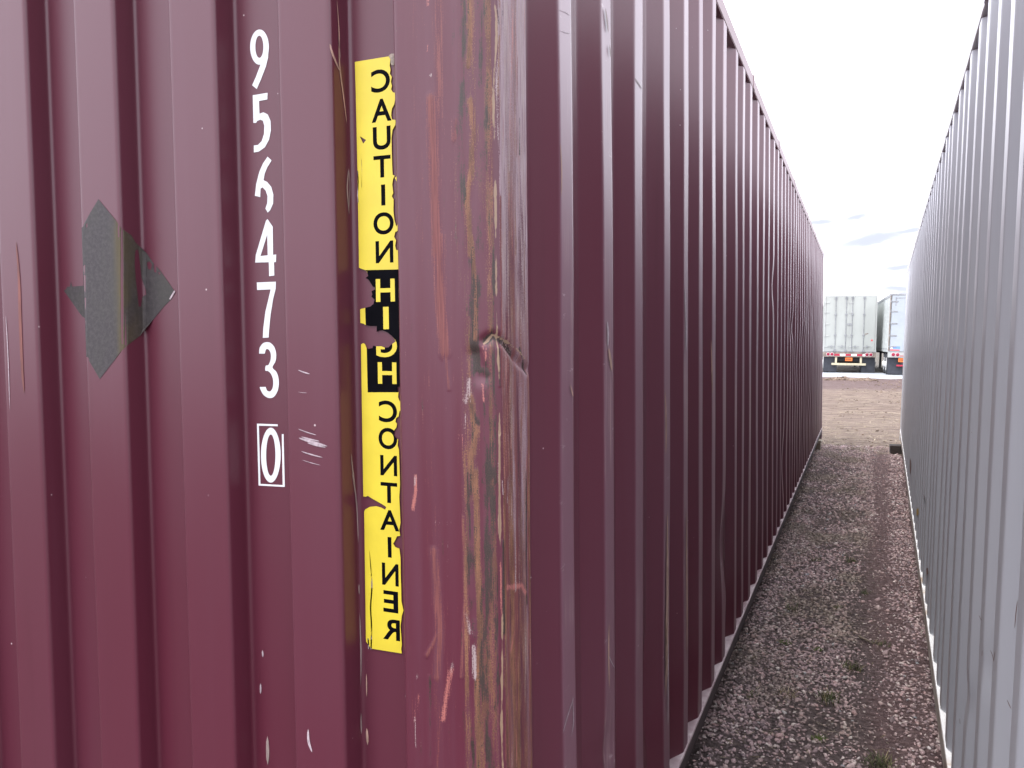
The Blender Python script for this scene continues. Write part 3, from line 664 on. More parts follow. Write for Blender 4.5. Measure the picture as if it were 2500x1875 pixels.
def stroke(arr, ch, pts, w, k=1.0, org=None, sc_=1.0, soft=1.0):
    """pts: image points (optionally in an enlarged crop); w: full width in image pixels"""
    q = []
    for (x, y) in pts:
        if org: x, y = org[0] + x / sc_, org[1] + y / sc_
        r = post_sz(x, y)
        if r: q.append(r)
    if len(q) == 1: q.append((q[0][0], q[0][1] - 0.001))
    ww = (w / (sc_ if org else 1.0)) * 0.00066 * 0.5
    best = np.full(SS.shape, 9.0)
    for (a, b_) in zip(q[:-1], q[1:]):
        dx, dz = b_[0] - a[0], b_[1] - a[1]; l2 = dx * dx + dz * dz + 1e-12
        t_ = np.clip(((SS - a[0]) * dx + (ZZ - a[1]) * dz) / l2, 0, 1)
        best = np.minimum(best, np.hypot(SS - a[0] - t_ * dx, (ZZ - a[1] - t_ * dz)))
    if ch in (0, 1) and arr is SCUFF_GLINT: k *= 0.74
    mval = k * np.clip(1.15 - best / (ww * 1.6) * soft, 0, 1)
    if ch is None: arr[...] = arr + (k * np.exp(-(best / ww) ** 2)).astype(np.float32)
    else: arr[..., ch] = np.maximum(arr[..., ch], mval)
    return best
s_edge = float(np.interp(0.0, [0], [0]))
i_edge = int(np.argmin(np.abs(PT - 0.006) + np.abs(PD - 0.010))); S_EDGE = fine_s[i_edge]; S_BAND = fine_s[int(np.argmin(np.abs(PT - 0.060) + np.abs(PD - 0.0)))]; S_END = fine_s[int(np.argmin(np.abs(PT) + np.abs(PD - PEND)))]
S_L = fine_s[int(np.argmin(np.abs(PT - POSTW) + np.abs(PD)))]
# side face: scraped all over, painted sky sheen greyer high up, browner low down
sf = np.clip((SS - S_EDGE - 0.004) / 0.008, 0, 1) * np.clip((S_END + 0.004 - SS) / 0.004, 0, 1)
high = np.clip((ZZ - 1.15) / 0.7, 0, 1)
WEAR[..., 2] = sf * (0.40 + 0.44 * high + (vnoise(SS * 55, ZZ * 3, 71) - .5) * 0.7)
WEAR[..., 1] = sf * (0.36 + 0.26 * (1 - high) + (vnoise(SS * 75, ZZ * 4, 72) - .5) * 0.6)
WEAR[..., 0] = sf * (0.24 + 0.24 * (1 - high) + (vnoise(SS * 95, ZZ * 2.5, 73) - .5) * 0.6)
SCUFF_GLINT[..., 0] = sf * (0.24 + (vnoise(SS * 60, ZZ * 6, 74) - .5) * 0.4)
SCUFF_GLINT[..., 1] = sf * (0.18 + 0.14 * high + (vnoise(SS * 80, ZZ * 5, 75) - .5) * 0.4)
# band along the edge: rust and dark streaks
bd = np.clip((SS - S_BAND + 0.012) / 0.010, 0, 1) * np.clip((S_EDGE - SS) / 0.004, 0, 1)
WEAR[..., 0] = np.maximum(WEAR[..., 0], bd * (0.37 + (vnoise(SS * 90, ZZ * 4, 76) - .5) * 0.75))
WEAR[..., 3] = np.maximum(WEAR[..., 3], bd * (0.38 + (vnoise(SS * 110, ZZ * 5, 77) - .5) * 0.8))
# general light wear of the end face
ef = np.clip((SS - S_L) / 0.01, 0, 1) * np.clip((S_BAND - SS) / 0.01, 0, 1)
WEAR[..., 1] = np.maximum(WEAR[..., 1], ef * (0.16 + (vnoise(SS * 45, ZZ * 2.2, 78) - .5) * 0.36))
SCUFF_GLINT[..., 1] = np.maximum(SCUFF_GLINT[..., 1], ef * ((vnoise(SS * 60, ZZ * 8, 79) - .72) * 0.9 + 0.0))
C2, C3, C4 = (540, 0), (540, 580), (540, 1150); K2, K4 = 2.655, 2.289
# red primer run down the middle of the end face
stroke(WEAR, 1, [(1410, -50), (1410, 500), (1390, 900), (1400, 1650)], 85, .55, C2, K2)
stroke(WEAR, 1, [(1360, 640), (1375, 1100), (1400, 1650)], 75, .85, C2, K2)
stroke(WEAR, 1, [(1405, 0), (1420, 400), (1450, 740)], 80, .9, C3, K2)
stroke(WEAR, 1, [(1450, 740), (1480, 980)], 30, .6, C3, K2)
stroke(WEAR, 1, [(1520, 780), (1510, 900)], 50, .6, C2, K2)
stroke(WEAR, 1, [(1185, 450), (1215, 800), (1225, 900), (1205, 1150)], 60, .75, C4, K4)
stroke(WEAR, 1, [(1225, 880), (1150, 1030)], 25, .7, C4, K4)
stroke(WEAR, 1, [(1355, 260), (1365, 700), (1345, 1150)], 26, .8, C4, K4)
# rust streaks, then dark streaks
stroke(WEAR, 0, [(1610, -40), (1615, 250), (1600, 430)], 40, .85, C2, K2)
stroke(WEAR, 0, [(1560, 0), (1600, 220)], 14, .7, C2, K2)
stroke(WEAR, 0, [(1615, 650), (1640, 850), (1620, 1100), (1590, 1300), (1615, 1650)], 55, .75, C2, K2)
stroke(WEAR, 0, [(1620, 0), (1650, 350), (1640, 720)], 40, .85, C3, K2)
stroke(WEAR, 0, [(1610, 1030), (1650, 1250), (1620, 1450), (1650, 1700)], 60, .8, C3, K2)
stroke(WEAR, 0, [(1420, 0), (1430, 500), (1450, 900), (1430, 1250), (1440, 1700)], 36, .9, C4, K4)
stroke(WEAR, 3, [(1660, -40), (1690, 200), (1690, 500)], 60, .50, C2, K2)
stroke(WEAR, 3, [(1690, 500), (1690, 1000), (1670, 1650)], 60, .36, C2, K2)
stroke(WEAR, 3, [(1640, 690), (1660, 850), (1720, 880)], 60, .8, C3, K2)
stroke(WEAR, 3, [(1620, 1080), (1660, 1200)], 40, .6, C3, K2)
stroke(WEAR, 3, [(1420, 840), (1420, 920)], 50, .65, C4, K4)
stroke(WEAR, 3, [(1460, 1050), (1450, 1200)], 24, .6, C4, K4)
stroke(WEAR, 3, [(1165, 1150), (1170, 1640)], 24, .5, C4, K4)
# the crack and dent across the corner
stroke(WEAR, 3, [(1710, 670), (1755, 640), (1850, 690), (1895, 760)], 44, 1.0, C3, K2)
stroke(WEAR, 3, [(1935, 720), (1985, 880)], 26, .9, C3, K2)
stroke(SCUFF_GLINT, 2, [(1700, 690), (1755, 632), (1860, 678), (1930, 735), (1980, 800)], 16, .9, C3, K2)
stroke(SCUFF_GLINT, 1, [(1605, 930), (1600, 1010), (1590, 1060)], 50, .8, C3, K2)
stroke(SCUFF_GLINT, 0, [(1690, 950), (1700, 1060)], 24, .9, C3, K2)
stroke(SCUFF_GLINT, 0, [(1700, 700), (1715, 780)], 40, .7, C3, K2)
stroke(SCUFF_GLINT, 1, [(1585, 1150), (1570, 1280)], 30, .6, C3, K2)
stroke(SCUFF_GLINT, 0, [(1560, 1280), (1575, 1360)], 36, .6, C3, K2)
# small chips on the end face
stroke(SCUFF_GLINT, 0, [(1335, 295), (1335, 335)], 22, .9, C2, K2); stroke(SCUFF_GLINT, 1, [(1338, 350), (1345, 430)], 24, .6, C2, K2); stroke(SCUFF_GLINT, 1, [(1355, 485), (1358, 488)], 22, 1.0, C2, K2)
stroke(SCUFF_GLINT, 0, [(1335, -20), (1335, 30)], 24, .8, C2, K2)
stroke(SCUFF_GLINT, 0, [(1262, 1540), (1268, 1640)], 22, .8, C3, K2); stroke(SCUFF_GLINT, 0, [(1085, 30), (1085, 120), (1070, 210)], 32, .85, C4, K4)
stroke(SCUFF_GLINT, 1, [(1085, 30), (1080, 80)], 18, .8, C4, K4)
stroke(SCUFF_GLINT, 0, [(1285, 1110), (1270, 1200), (1240, 1390)], 42, .8, C4, K4); stroke(SCUFF_GLINT, 1, [(1290, 1080), (1280, 1130)], 30, .6, C4, K4)
stroke(SCUFF_GLINT, 1, [(1270, 400), (1270, 580)], 36, .42, C4, K4); stroke(SCUFF_GLINT, 1, [(1200, 290), (1270, 295)], 30, .35, C4, K4)
stroke(SCUFF_GLINT, 1, [(1410, 980), (1420, 1150)], 34, .75, C4, K4); stroke(SCUFF_GLINT, 1, [(1370, 800), (1390, 900)], 40, .6, C4, K4)
stroke(SCUFF_GLINT, 0, [(1100, 1250), (1085, 1400)], 26, .6, C4, K4); stroke(SCUFF_GLINT, 1, [(1085, 1380), (1088, 1540)], 22, .55, C4, K4); stroke(SCUFF_GLINT, 1, [(1095, 1140), (1095, 1160)], 22, .7, C4, K4)
# side face accents
stroke(SCUFF_GLINT, 0, [(1600, 650), (1680, 640), (1700, 680)], 44, .9, C4, K4); stroke(SCUFF_GLINT, 0, [(1640, 900), (1620, 1000)], 36, .7, C4, K4)
stroke(SCUFF_GLINT, 1, [(1570, 50), (1575, 130)], 12, .9, C4, K4); stroke(SCUFF_GLINT, 1, [(1605, 30), (1600, 180)], 10, .9, C4, K4)
stroke(SCUFF_GLINT, 0, [(1890, 60), (1880, 500), (1870, 900)], 26, .75, C2, K2); stroke(SCUFF_GLINT, 0, [(1880, 1100), (1890, 1650)], 18, .7, C2, K2)
stroke(SCUFF_GLINT, 1, [(1800, 60), (1790, 500), (1790, 900)], 50, .62, C2, K2); stroke(SCUFF_GLINT, 1, [(1940, 300), (1950, 800)], 40, .55, C2, K2)
stroke(WEAR, 0, [(1910, 0), (1905, 700), (1910, 1650)], 12, .9, C2, K2); stroke(WEAR, 3, [(1825, 40), (1815, 200)], 10, .9, C2, K2); stroke(WEAR, 3, [(1790, 60), (1800, 160)], 8, .9, C2, K2)
stroke(WEAR, 0, [(1915, 0), (1920, 480)], 10, .9, C3, K2); stroke(WEAR, 3, [(1920, 900), (1930, 1600)], 8, .8, C3, K2)
for kk in range(26):                                             # many long thin scratches
    y0_ = RNG.uniform(-40, 1800); x0_ = RNG.uniform(1212, 1285); ln = RNG.uniform(60, 380)
    stroke(*RNG.choice(((WEAR, 0), (SCUFF_GLINT, 1), (WEAR, 3), (SCUFF_GLINT, 0), (WEAR, 1))), [(x0_, y0_), (x0_ + RNG.uniform(-4, 4), y0_ + ln)], RNG.uniform(3, 8), .8)
# tan line along the very edge
wob_ = (vnoise(PZ * 9, PZ * 0, 81) - .5) * 0.010
el_ = np.abs(SS - S_EDGE - 0.001 - wob_[:, None]); SCUFF_GLINT[..., 2] = np.maximum(SCUFF_GLINT[..., 2], np.clip(1.1 - el_ / 0.0034, 0, 1) * np.clip(0.30 + (vnoise(ZZ * 14, SS * 0, 82)) * 0.8, 0, 1))
el2 = np.abs(SS - S_END - 0.001); SCUFF_GLINT[..., 1] = np.maximum(SCUFF_GLINT[..., 1], np.clip(1 - el2 / 0.003, 0, 1) * 0.62)  # bright highlight on the far edge, put into the colour
# relief
stroke(DISP, None, [(1710, 670), (1755, 645), (1850, 700), (1900, 775), (1985, 860)], 60, .006, C3, K2)
stroke(DISP, None, [(1650, 760), (1690, 900)], 90, .005, C3, K2)
DISP += ((vnoise(SS * 28, ZZ * 5, 91) - .5) * 0.0016 + (vnoise(SS * 110, ZZ * 16, 92) - .5) * 0.0009 * (bd + 0.5 * sf)).astype(np.float32)
tx = np.gradient(PT, fine_s); td = np.gradient(PD, fine_s)
nT, nD = td, -tx                                                 # inward normal of the path (t right-to-left, d inward)
sgn = np.sign((nT * (0.08 - PT) + nD * (0.07 - PD))); nT, nD = nT * sgn, nD * sgn
Tm = PT[None] + nT[None] * DISP; Dm = PD[None] + nD[None] * DISP
V = np.stack([-Tm, Dm, ZZ], -1).reshape(-1, 3); idx = np.arange(nS * nZ).reshape(nZ, nS)
F = np.stack([idx[:-1, :-1], idx[:-1, 1:], idx[1:, 1:], idx[1:, :-1]], -1).reshape(-1, 4)
post = big_mesh('corner_post', V, F, 'post_paint'); post.parent = maroon; me = post.data
me.polygons.foreach_set('use_smooth', np.ones(len(me.polygons), bool))
for nm, arr in (('wear', WEAR), ('scuff_glint', SCUFF_GLINT)):
    a_ = me.attributes.new(nm, 'FLOAT_COLOR', 'POINT'); a_.data.foreach_set('color', np.clip(arr, 0, 1).astype(np.float32).ravel())
uvl = me.uv_layers.new(name='uv'); li = np.zeros(len(me.loops), np.int32); me.loops.foreach_get('vertex_index', li)
UV = np.stack([SS.ravel(), ZZ.ravel()], -1)[li]; uvl.data.foreach_set('uv', UV.astype(np.float32).ravel())
post['label'] = 'scraped corner post with rust, red primer and a dented edge'

# ------------------------------------------------------------------ marks on the end wall (sheets lying on the steel)
END_XY = np.array([(-DS - a, DE + d) for a, d in EPROF])
def inside(poly, x, y):
    c_ = False; n = len(poly); j = n - 1
    for i in range(n):
        xi, yi = poly[i]; xj, yj = poly[j]
        if (yi > y) != (yj > y) and x < (xj - xi) * (y - yi) / (yj - yi) + xi: c_ = not c_
        j = i
    return c_
def cdt(polys, grid=0):
    """constrained triangulation of image-space polygons; returns points and triangles"""
    vs_ = []; es = []
    for p in polys:
        k0 = len(vs_); vs_ += [Vector(q) for q in p]; es += [(k0 + i, k0 + (i + 1) % len(p)) for i in range(len(p))]
    if grid:
        xs = [v.x for v in vs_]; ys = [v.y for v in vs_]
        x = min(xs) + grid / 2
        while x < max(xs):
            y = min(ys) + grid / 2
            while y < max(ys): vs_.append(Vector((x, y))); y += grid
            x += grid
    r = delaunay_2d_cdt(vs_, es, [], 0, 1e-4); return [tuple(v) for v in r[0]], [tuple(f) for f in r[2]]
def decal(name, polys, matname, parent, holes=(), grid=7, off=0.0006, plan=END_XY, attr=None, snap=False):
    P, T = cdt(list(polys) + list(holes), grid)
    keep = []
    for f in T:
        cx = sum(P[i][0] for i in f) / 3; cy = sum(P[i][1] for i in f) / 3
        if any(inside(p, cx, cy) for p in polys) and not any(inside(h, cx, cy) for h in holes): keep.append(f)
    used = sorted({i for f in keep for i in f}); rm = {}; V = []; at_ = []
    for i in used:
        h = prof_hit(plan, *P[i]); q_ = 0
        while h is None and snap and q_ < 60: q_ += 1; h = prof_hit(plan, P[i][0] + q_ * 0.4, P[i][1])
        if h is None: continue
        p, n, si, s_ = h; rm[i] = len(V); V.append(tuple(p + n * off - MO)); at_.append(attr(p) if attr else 0)
    F = [tuple(rm[i] for i in f) for f in keep if all(i in rm for i in f)]
    G = []
    for f in F:                                                   # face the viewer; drop any triangle that bridges a gap
        a, b_, c_ = (Vector(V[i]) for i in f)
        if max((a - b_).length, (b_ - c_).length, (c_ - a).length) > 0.14 and grid: continue
        nn = (b_ - a).cross(c_ - a); G.append(f if nn.dot(a + MO - CAM) < 0 else f[::-1])
    o = from_np(name, V, G, matname, parent)
    if attr:
        a_ = o.data.attributes.new('bend', 'FLOAT', 'POINT'); a_.data.foreach_set('value', at_)
    return o
def conv(pts, org, s_): return [(org[0] + x / s_, org[1] + y / s_) for x, y in pts]
def smooth_line(pts, n=6, closed=False):
    P = [np.array(p, float) for p in pts]; out = []; L = len(P)
    rng_ = range(L if closed else L - 1)
    for i in rng_:
        p0 = P[(i - 1) % L] if closed or i > 0 else P[0]; p1 = P[i]; p2 = P[(i + 1) % L]; p3 = P[(i + 2) % L] if closed or i + 2 < L else P[-1]
        for j in range(n):
            t_ = j / n; out.append(tuple(0.5 * ((2 * p1) + (-p0 + p2) * t_ + (2 * p0 - 5 * p1 + 4 * p2 - p3) * t_ ** 2 + (-p0 + 3 * p1 - 3 * p2 + p3) * t_ ** 3)))
    if not closed: out.append(tuple(P[-1]))
    return out
def pen(pts, w, closed=False, taper=None):
    """outline of a stroke of width w along pts"""
    P = np.array(pts, float); n = len(P)
    if closed: d = np.roll(P, -1, 0) - np.roll(P, 1, 0)
    else: d = np.gradient(P, axis=0)
    d /= np.linalg.norm(d, axis=1)[:, None] + 1e-9; nn = np.stack([-d[:, 1], d[:, 0]], -1)
    ww = np.full(n, w / 2.0) if taper is None else w / 2 * np.array([taper(i / (n - 1)) for i in range(n)])
    A = P + nn * ww[:, None]; B = P - nn * ww[:, None]
    if closed: return [tuple(x) for x in A], [tuple(x) for x in B]
    return [tuple(x) for x in A] + [tuple(x) for x in B[::-1]]
def ell(cx, cy, rx, ry, n=40): return [(cx + rx * math.cos(2 * math.pi * i / n), cy + ry * math.sin(2 * math.pi * i / n)) for i in range(n)]

def digit(name, polys, holes, org, lab):
    o = decal(name, [conv(p, org, K2) for p in polys], 'digit_white', endw, [conv(h, org, K2) for h in holes], grid=0)
    o['label'] = lab
PW = 45
tail9 = [(308, 320), (306, 372), (292, 430), (262, 508), (232, 578), (202, 553), (226, 500), (250, 436), (262, 404), (270, 380), (266, 340)]
digit('digit', [ell(250, 306, 61, 114), tail9], [ell(249, 304, 26, 72)], C2, 'white painted numeral nine')
five = [(206, 618), (302, 602), (301, 645), (247, 655), (250, 738), (275, 728), (303, 742), (322, 785), (324, 845), (312, 905), (285, 955), (245, 983), (213, 989), (213, 943), (240, 940), (264, 915), (279, 868), (281, 815), (272, 783), (255, 776), (234, 785), (228, 797), (210, 797)]
digit('digit', [five], [], C2, 'white painted numeral five')
six = [(302, 1016), (328, 1040), (300, 1085), (284, 1125), (276, 1168), (300, 1180), (326, 1212), (340, 1262), (338, 1320), (318, 1364), (303, 1378), (288, 1352), (300, 1318), (302, 1272), (290, 1235), (270, 1215), (257, 1222), (255, 1278), (220, 1270), (228, 1195), (248, 1115), (272, 1060)]
digit('digit', [six], [], C2, 'white painted numeral six with its lower left missing')
four = [(292, 1430), (302, 1420), (336, 1470), (338, 1652), (358, 1650), (357, 1698), (344, 1700), (346, 1786), (312, 1790), (310, 1700), (222, 1702), (226, 1652)]
digit('digit', [four], [[(300, 1520), (303, 1655), (256, 1660)]], C2, 'white painted numeral four')
seven = [(232, 291), (356, 286), (355, 330), (338, 400), (322, 500), (312, 600), (309, 648), (271, 650), (274, 590), (288, 480), (312, 380), (322, 336), (234, 340)]
digit('digit', [seven], [], C3, 'white painted numeral seven')
three = smooth_line([(247, 752), (252, 712), (278, 682), (315, 680), (345, 708), (358, 752), (354, 800), (334, 842), (360, 872), (375, 922), (370, 985), (345, 1030), (312, 1040), (278, 1022), (256, 985), (252, 968)], 4) + \
        smooth_line([(290, 968), (300, 992), (320, 996), (336, 970), (338, 925), (325, 885), (305, 865), (288, 862), (290, 832), (308, 825), (322, 790), (322, 750), (308, 725), (292, 726), (284, 752)], 4)
digit('digit', [three], [], C3, 'white painted numeral three')
digit('digit', [ell(323, 1410, 64, 178)], [ell(323, 1410, 30, 134)], C3, 'white painted numeral zero, the check digit')
decal('digit_frame', [conv(p, C3, K2) for p in ([(233, 1206), (368, 1210), (368, 1223), (246, 1219), (256, 1596), (400, 1604), (394, 1275), (406, 1273), (414, 1616), (244, 1607)],)], 'digit_white', endw, grid=0)['label'] = 'thin white broken box round the check digit'

# diamond placard film
DORG, DK = (140, 440), 1085 / 340
bendf = lambda p: math.exp(-((-(p.x) - DS - (0.408 + 0.5 - 0.110 + 0.006)) / 0.009) ** 2)
dm = conv([(322, 148), (462, 318), (575, 430), (612, 490), (640, 515), (700, 570), (745, 640), (800, 700), (850, 770), (905, 850), (922, 868), (885, 930), (830, 985), (745, 1090), (640, 1215), (540, 1290), (440, 1410), (332, 1548), (222, 1372), (190, 1330), (180, 1000), (165, 600), (160, 410), (182, 372)], DORG, DK)
hl = [conv(h, DORG, DK) for h in ([(606, 545), (628, 540), (640, 620), (655, 760), (690, 850), (695, 890), (660, 910), (650, 985), (632, 985), (622, 880), (608, 760), (600, 640)],
                                   [(700, 640), (722, 630), (740, 660), (728, 700), (708, 690)], [(752, 655), (770, 662), (775, 720), (755, 715)], [(785, 712), (808, 722), (795, 738)], [(222, 340), (236, 335), (238, 360), (226, 374)])]
_ea = np.array([a for a, d in EPROF])
pl = decal('placard_film', [dm], 'placard_film', endw, hl, grid=9, attr=bendf, plan=END_XY[_ea <= 0.9100], snap=True); pl['label'] = 'dark grey diamond remnant of a peeled placard'
dl = conv([(52, 858), (70, 850), (78, 830), (100, 830), (108, 790), (118, 828), (150, 826), (215, 820), (225, 1080), (196, 1060), (175, 1035), (120, 955), (75, 892)], DORG, DK)
decal('placard_film', [dl], 'placard_film', endw, grid=9, plan=END_XY[_ea >= 0.9135])['label'] = 'left tip of the dark peeled placard'
decal('paint_chip', [conv([(874, 925), (912, 860), (924, 866), (884, 932)], DORG, DK)], 'scratch_pale', endw, grid=0, off=0.0012)

# caution label: torn yellow vinyl, black panel, reversed letters
A6, A7, A8 = ((840, 120), 2.96), ((840, 640), 3.19), ((840, 1120), 3.19)
c6 = lambda p: conv(p, *A6); c7 = lambda p: conv(p, *A7); c8 = lambda p: conv(p, *A8)
yel = c6([(108, 1580), (104, 1300), (97, 900), (90, 560), (84, 300), (78, 92), (322, 52), (334, 72), (330, 120), (336, 150), (331, 178), (345, 200), (338, 235), (346, 265), (340, 290), (352, 310), (376, 320), (371, 355), (362, 400), (346, 430), (342, 455), (341, 480), (347, 508), (376, 512), (369, 550), (350, 585), (343, 640), (345, 750), (348, 850), (351, 908), (366, 914), (354, 940), (348, 980), (356, 1040), (345, 1062), (358, 1085), (357, 1170), (364, 1235), (378, 1282), (404, 1225), (424, 1210), (424, 1290), (392, 1310), (370, 1322), (362, 1355), (376, 1382), (369, 1420), (378, 1452), (405, 1452), (430, 1438), (445, 1610), (170, 1618), (158, 1598), (128, 1588)])
sl1 = c6([(366, 930), (404, 898), (418, 900), (412, 1008), (396, 985)]); sl2 = c6([(398, 1020), (420, 1015), (420, 1110), (408, 1090)])
blk = c7([(168, 62), (480, 55), (492, 968), (440, 966), (414, 972), (420, 1014), (184, 1014), (176, 670), (190, 676), (222, 668), (226, 650), (250, 656), (290, 655), (320, 666), (345, 664), (370, 640), (402, 618), (392, 598), (372, 575), (340, 548), (300, 530), (270, 532), (253, 545), (255, 497), (200, 496), (168, 490), (164, 356), (205, 345), (228, 326), (238, 292), (213, 268), (220, 250), (214, 226), (242, 212), (240, 195), (224, 190), (200, 150), (186, 132), (166, 124), (188, 108), (180, 76)])
st1 = c7([(125, 366), (164, 356), (168, 490), (150, 478), (127, 474)]); st2 = c7([(132, 640), (150, 630), (164, 640), (176, 672), (184, 1014), (137, 1014)])
low = c7([(137, 1010), (425, 1013), (420, 1050), (430, 1075), (444, 1098), (448, 1052), (460, 1042), (468, 1060), (465, 1095), (484, 1098), (478, 1138), (432, 1160), (425, 1200), (405, 1216), (400, 1244), (413, 1258), (407, 1288), (390, 1310), (384, 1345), (400, 1366), (421, 1380), (418, 1430), (428, 1460), (430, 1532)]) + \
      c8([(432, 60), (436, 200), (430, 300), (436, 420), (440, 500), (430, 555), (438, 600), (412, 604), (396, 640), (382, 660), (400, 688), (431, 700), (440, 770), (441, 900), (445, 1000), (447, 1110), (463, 1180), (450, 1220), (440, 1300), (450, 1450), (445, 1482), (450, 1517), (222, 1480), (205, 1472), (192, 1452), (172, 1425), (170, 1410), (165, 1000), (157, 412), (166, 394), (200, 375), (250, 369), (290, 380), (320, 397), (329, 375), (290, 350), (225, 314), (185, 289), (168, 296), (150, 293)])
hole1 = c6([(114, 630), (160, 656), (138, 683)])
font_me = {}
def glyph(ch):
    if ch in font_me: return font_me[ch]
    cu = bpy.data.curves.new('glyph', 'FONT'); cu.body = ch; cu.offset = 0.022; cu.resolution_u = 6
    ob = bpy.data.objects.new('glyph', cu); COL.objects.link(ob); dg = bpy.context.evaluated_depsgraph_get(); dg.update()
    me_ = bpy.data.meshes.new_from_object(ob.evaluated_get(dg)); v = np.array([x.co[:2] for x in me_.vertices]); 
    bm = bmesh.new(); bm.from_mesh(me_); bmesh.ops.remove_doubles(bm, verts=bm.verts[:], dist=1e-5); bmesh.ops.triangulate(bm, faces=bm.faces[:]); bm.verts.index_update()
    v = np.array([x.co[:2] for x in bm.verts]); tr = [[q.index for q in f.verts] for f in bm.faces]; be = [(e.verts[0].index, e.verts[1].index) for e in bm.edges if len(e.link_faces) == 1]; bm.free()
    bpy.data.objects.remove(ob); bpy.data.meshes.remove(me_)
    v = (v - v.min(0)) / (v.max(0) - v.min(0)); font_me[ch] = (v, tr, be); return font_me[ch]
LET = [('C', A6, 195, 332, 145, 312), ('A', A6, 198, 342, 358, 525), ('U', A6, 208, 337, 558, 727), ('T', A6, 213, 337, 768, 928), ('I', A6, 268, 298, 978, 1130), ('O', A6, 212, 359, 1178, 1340), ('N', A6, 228, 356, 1385, 1545),
       ('H', A7, 248, 395, 130, 308), ('I', A7, 305, 348, 348, 522), ('G', A7, 250, 412, 562, 740), ('H', A7, 263, 408, 780, 948), ('C', A7, 270, 413, 1078, 1248), ('O', A7, 268, 415, 1290, 1458), ('N', A7, 282, 413, 1505, 1664),
       ('T', A8, 285, 415, 185, 345), ('A', A8, 280, 430, 400, 560), ('I', A8, 340, 370, 610, 770), ('N', A8, 295, 425, 815, 988), ('E', A8, 305, 422, 1030, 1198), ('R', A8, 302, 436, 1250, 1412)]
def caution_label():
    pv = []; pe = []
    def addp(p):
        k0 = len(pv); pv.extend(p); pe.extend((k0 + i, k0 + (i + 1) % len(p)) for i in range(len(p)))
    ybod = [yel, sl1, sl2, st1, st2, low]
    for p in ybod + [blk, hole1]: addp(p)
    letters = []
    for (ch, (org, s_), x0, x1, y0, y1) in LET:
        v, tr, be = glyph(ch); cx = org[0] + (x0 + x1) / 2 / s_; cy = org[1] + (y0 + y1) / 2 / s_
        slope = (cy - 838) * (0.165 / 720)                         # rows of the wall run to one vanishing point
        q = []
        for (gx, gy) in v:
            X = x0 + (1 - gx) * (x1 - x0); Y = y1 - gy * (y1 - y0)  # reversed left to right, as on the label
            X = org[0] + X / s_; Y = org[1] + Y / s_
            X += (Y - cy) * 0.017; Y += (X - cx) * slope
            q.append((X, Y))
        k0 = len(pv); pv.extend(q); pe.extend((k0 + a, k0 + b_) for a, b_ in be)
        letters.append((ch, [[q[i] for i in t_] for t_ in tr]))
    r = delaunay_2d_cdt([Vector(p) for p in pv], pe, [], 0, 1e-4); P = [tuple(v) for v in r[0]]; T = r[2]
    sets = {'y': [], 'b': []}; lets = [[] for _ in letters]
    lb = [(min(p[0] for t_ in tr for p in t_), max(p[0] for t_ in tr for p in t_), min(p[1] for t_ in tr for p in t_), max(p[1] for t_ in tr for p in t_)) for _, tr in letters]
    for f in T:
        cx = sum(P[i][0] for i in f) / 3; cy = sum(P[i][1] for i in f) / 3
        inb = inside(blk, cx, cy); iny = any(inside(p, cx, cy) for p in ybod)
        if not (inb or iny) or inside(hole1, cx, cy): continue
        done = False
        for k_, (ch, tr) in enumerate(letters):
            b_ = lb[k_]
            if b_[0] <= cx <= b_[1] and b_[2] <= cy <= b_[3] and any(inside(t_, cx, cy) for t_ in tr): lets[k_].append(f); done = True; break
        if not done: sets['b' if inb else 'y'].append(f)
    def mk(name, tris, mt, parent):
        used = sorted({i for f in tris for i in f}); rm = {}; V = []
        for i in used:
            d = ray(*P[i]); kk = (DE + ED - 0.0022) / d.y; p = CAM + d * kk; rm[i] = len(V); V.append(tuple(p - MO))
        F = []
        for f in tris:
            g = tuple(rm[i] for i in f); a, b_, c_ = (Vector(V[i]) for i in g)
            F.append(g if (b_ - a).cross(c_ - a).y < 0 else g[::-1])
        return from_np(name, V, F, mt, parent)
    lab = mk('caution_label', sets['y'], 'label_yellow', maroon); lab['label'] = 'torn yellow warning label reading CAUTION HIGH CONTAINER in reversed letters'
    bp = mk('black_panel', sets['b'], 'label_black', lab)
    for k_, (ch, tr) in enumerate(letters):
        if lets[k_]: mk('letter', lets[k_], 'label_yellow' if 7 <= k_ <= 10 else 'label_black', lab)
    # glue smear at the top and long scores through the vinyl
    decal('glue_smear', [c6([(325, 48), (345, 35), (375, 35), (388, 60), (388, 108), (372, 92), (362, 118), (346, 118), (334, 92)])], 'glue', maroon, grid=0, off=0.0016)
    decal('score_mark', [pen(smooth_line(c8([(203, 715), (214, 850), (222, 1000), (212, 1150), (219, 1300), (216, 1480)]), 5), 3.4, taper=lambda t_: min(1, .15 + 3 * t_))], 'scratch_grey', maroon, grid=0, off=0.0022)
    decal('score_mark', [pen(c8([(192, 1395), (196, 1440), (196, 1478)]), 3)], 'scratch_grey', maroon, grid=0, off=0.0022)
    decal('score_mark', [pen(c6([(131, 800), (136, 900), (132, 1000)]), 1.2)], 'scratch_grey', maroon, grid=0, off=0.0022)
    decal('score_mark', [pen(c6([(104, 880), (108, 960), (103, 1060), (108, 1110)]), 2.2)], 'scratch_pale', maroon, grid=0, off=0.0022)
caution_label()

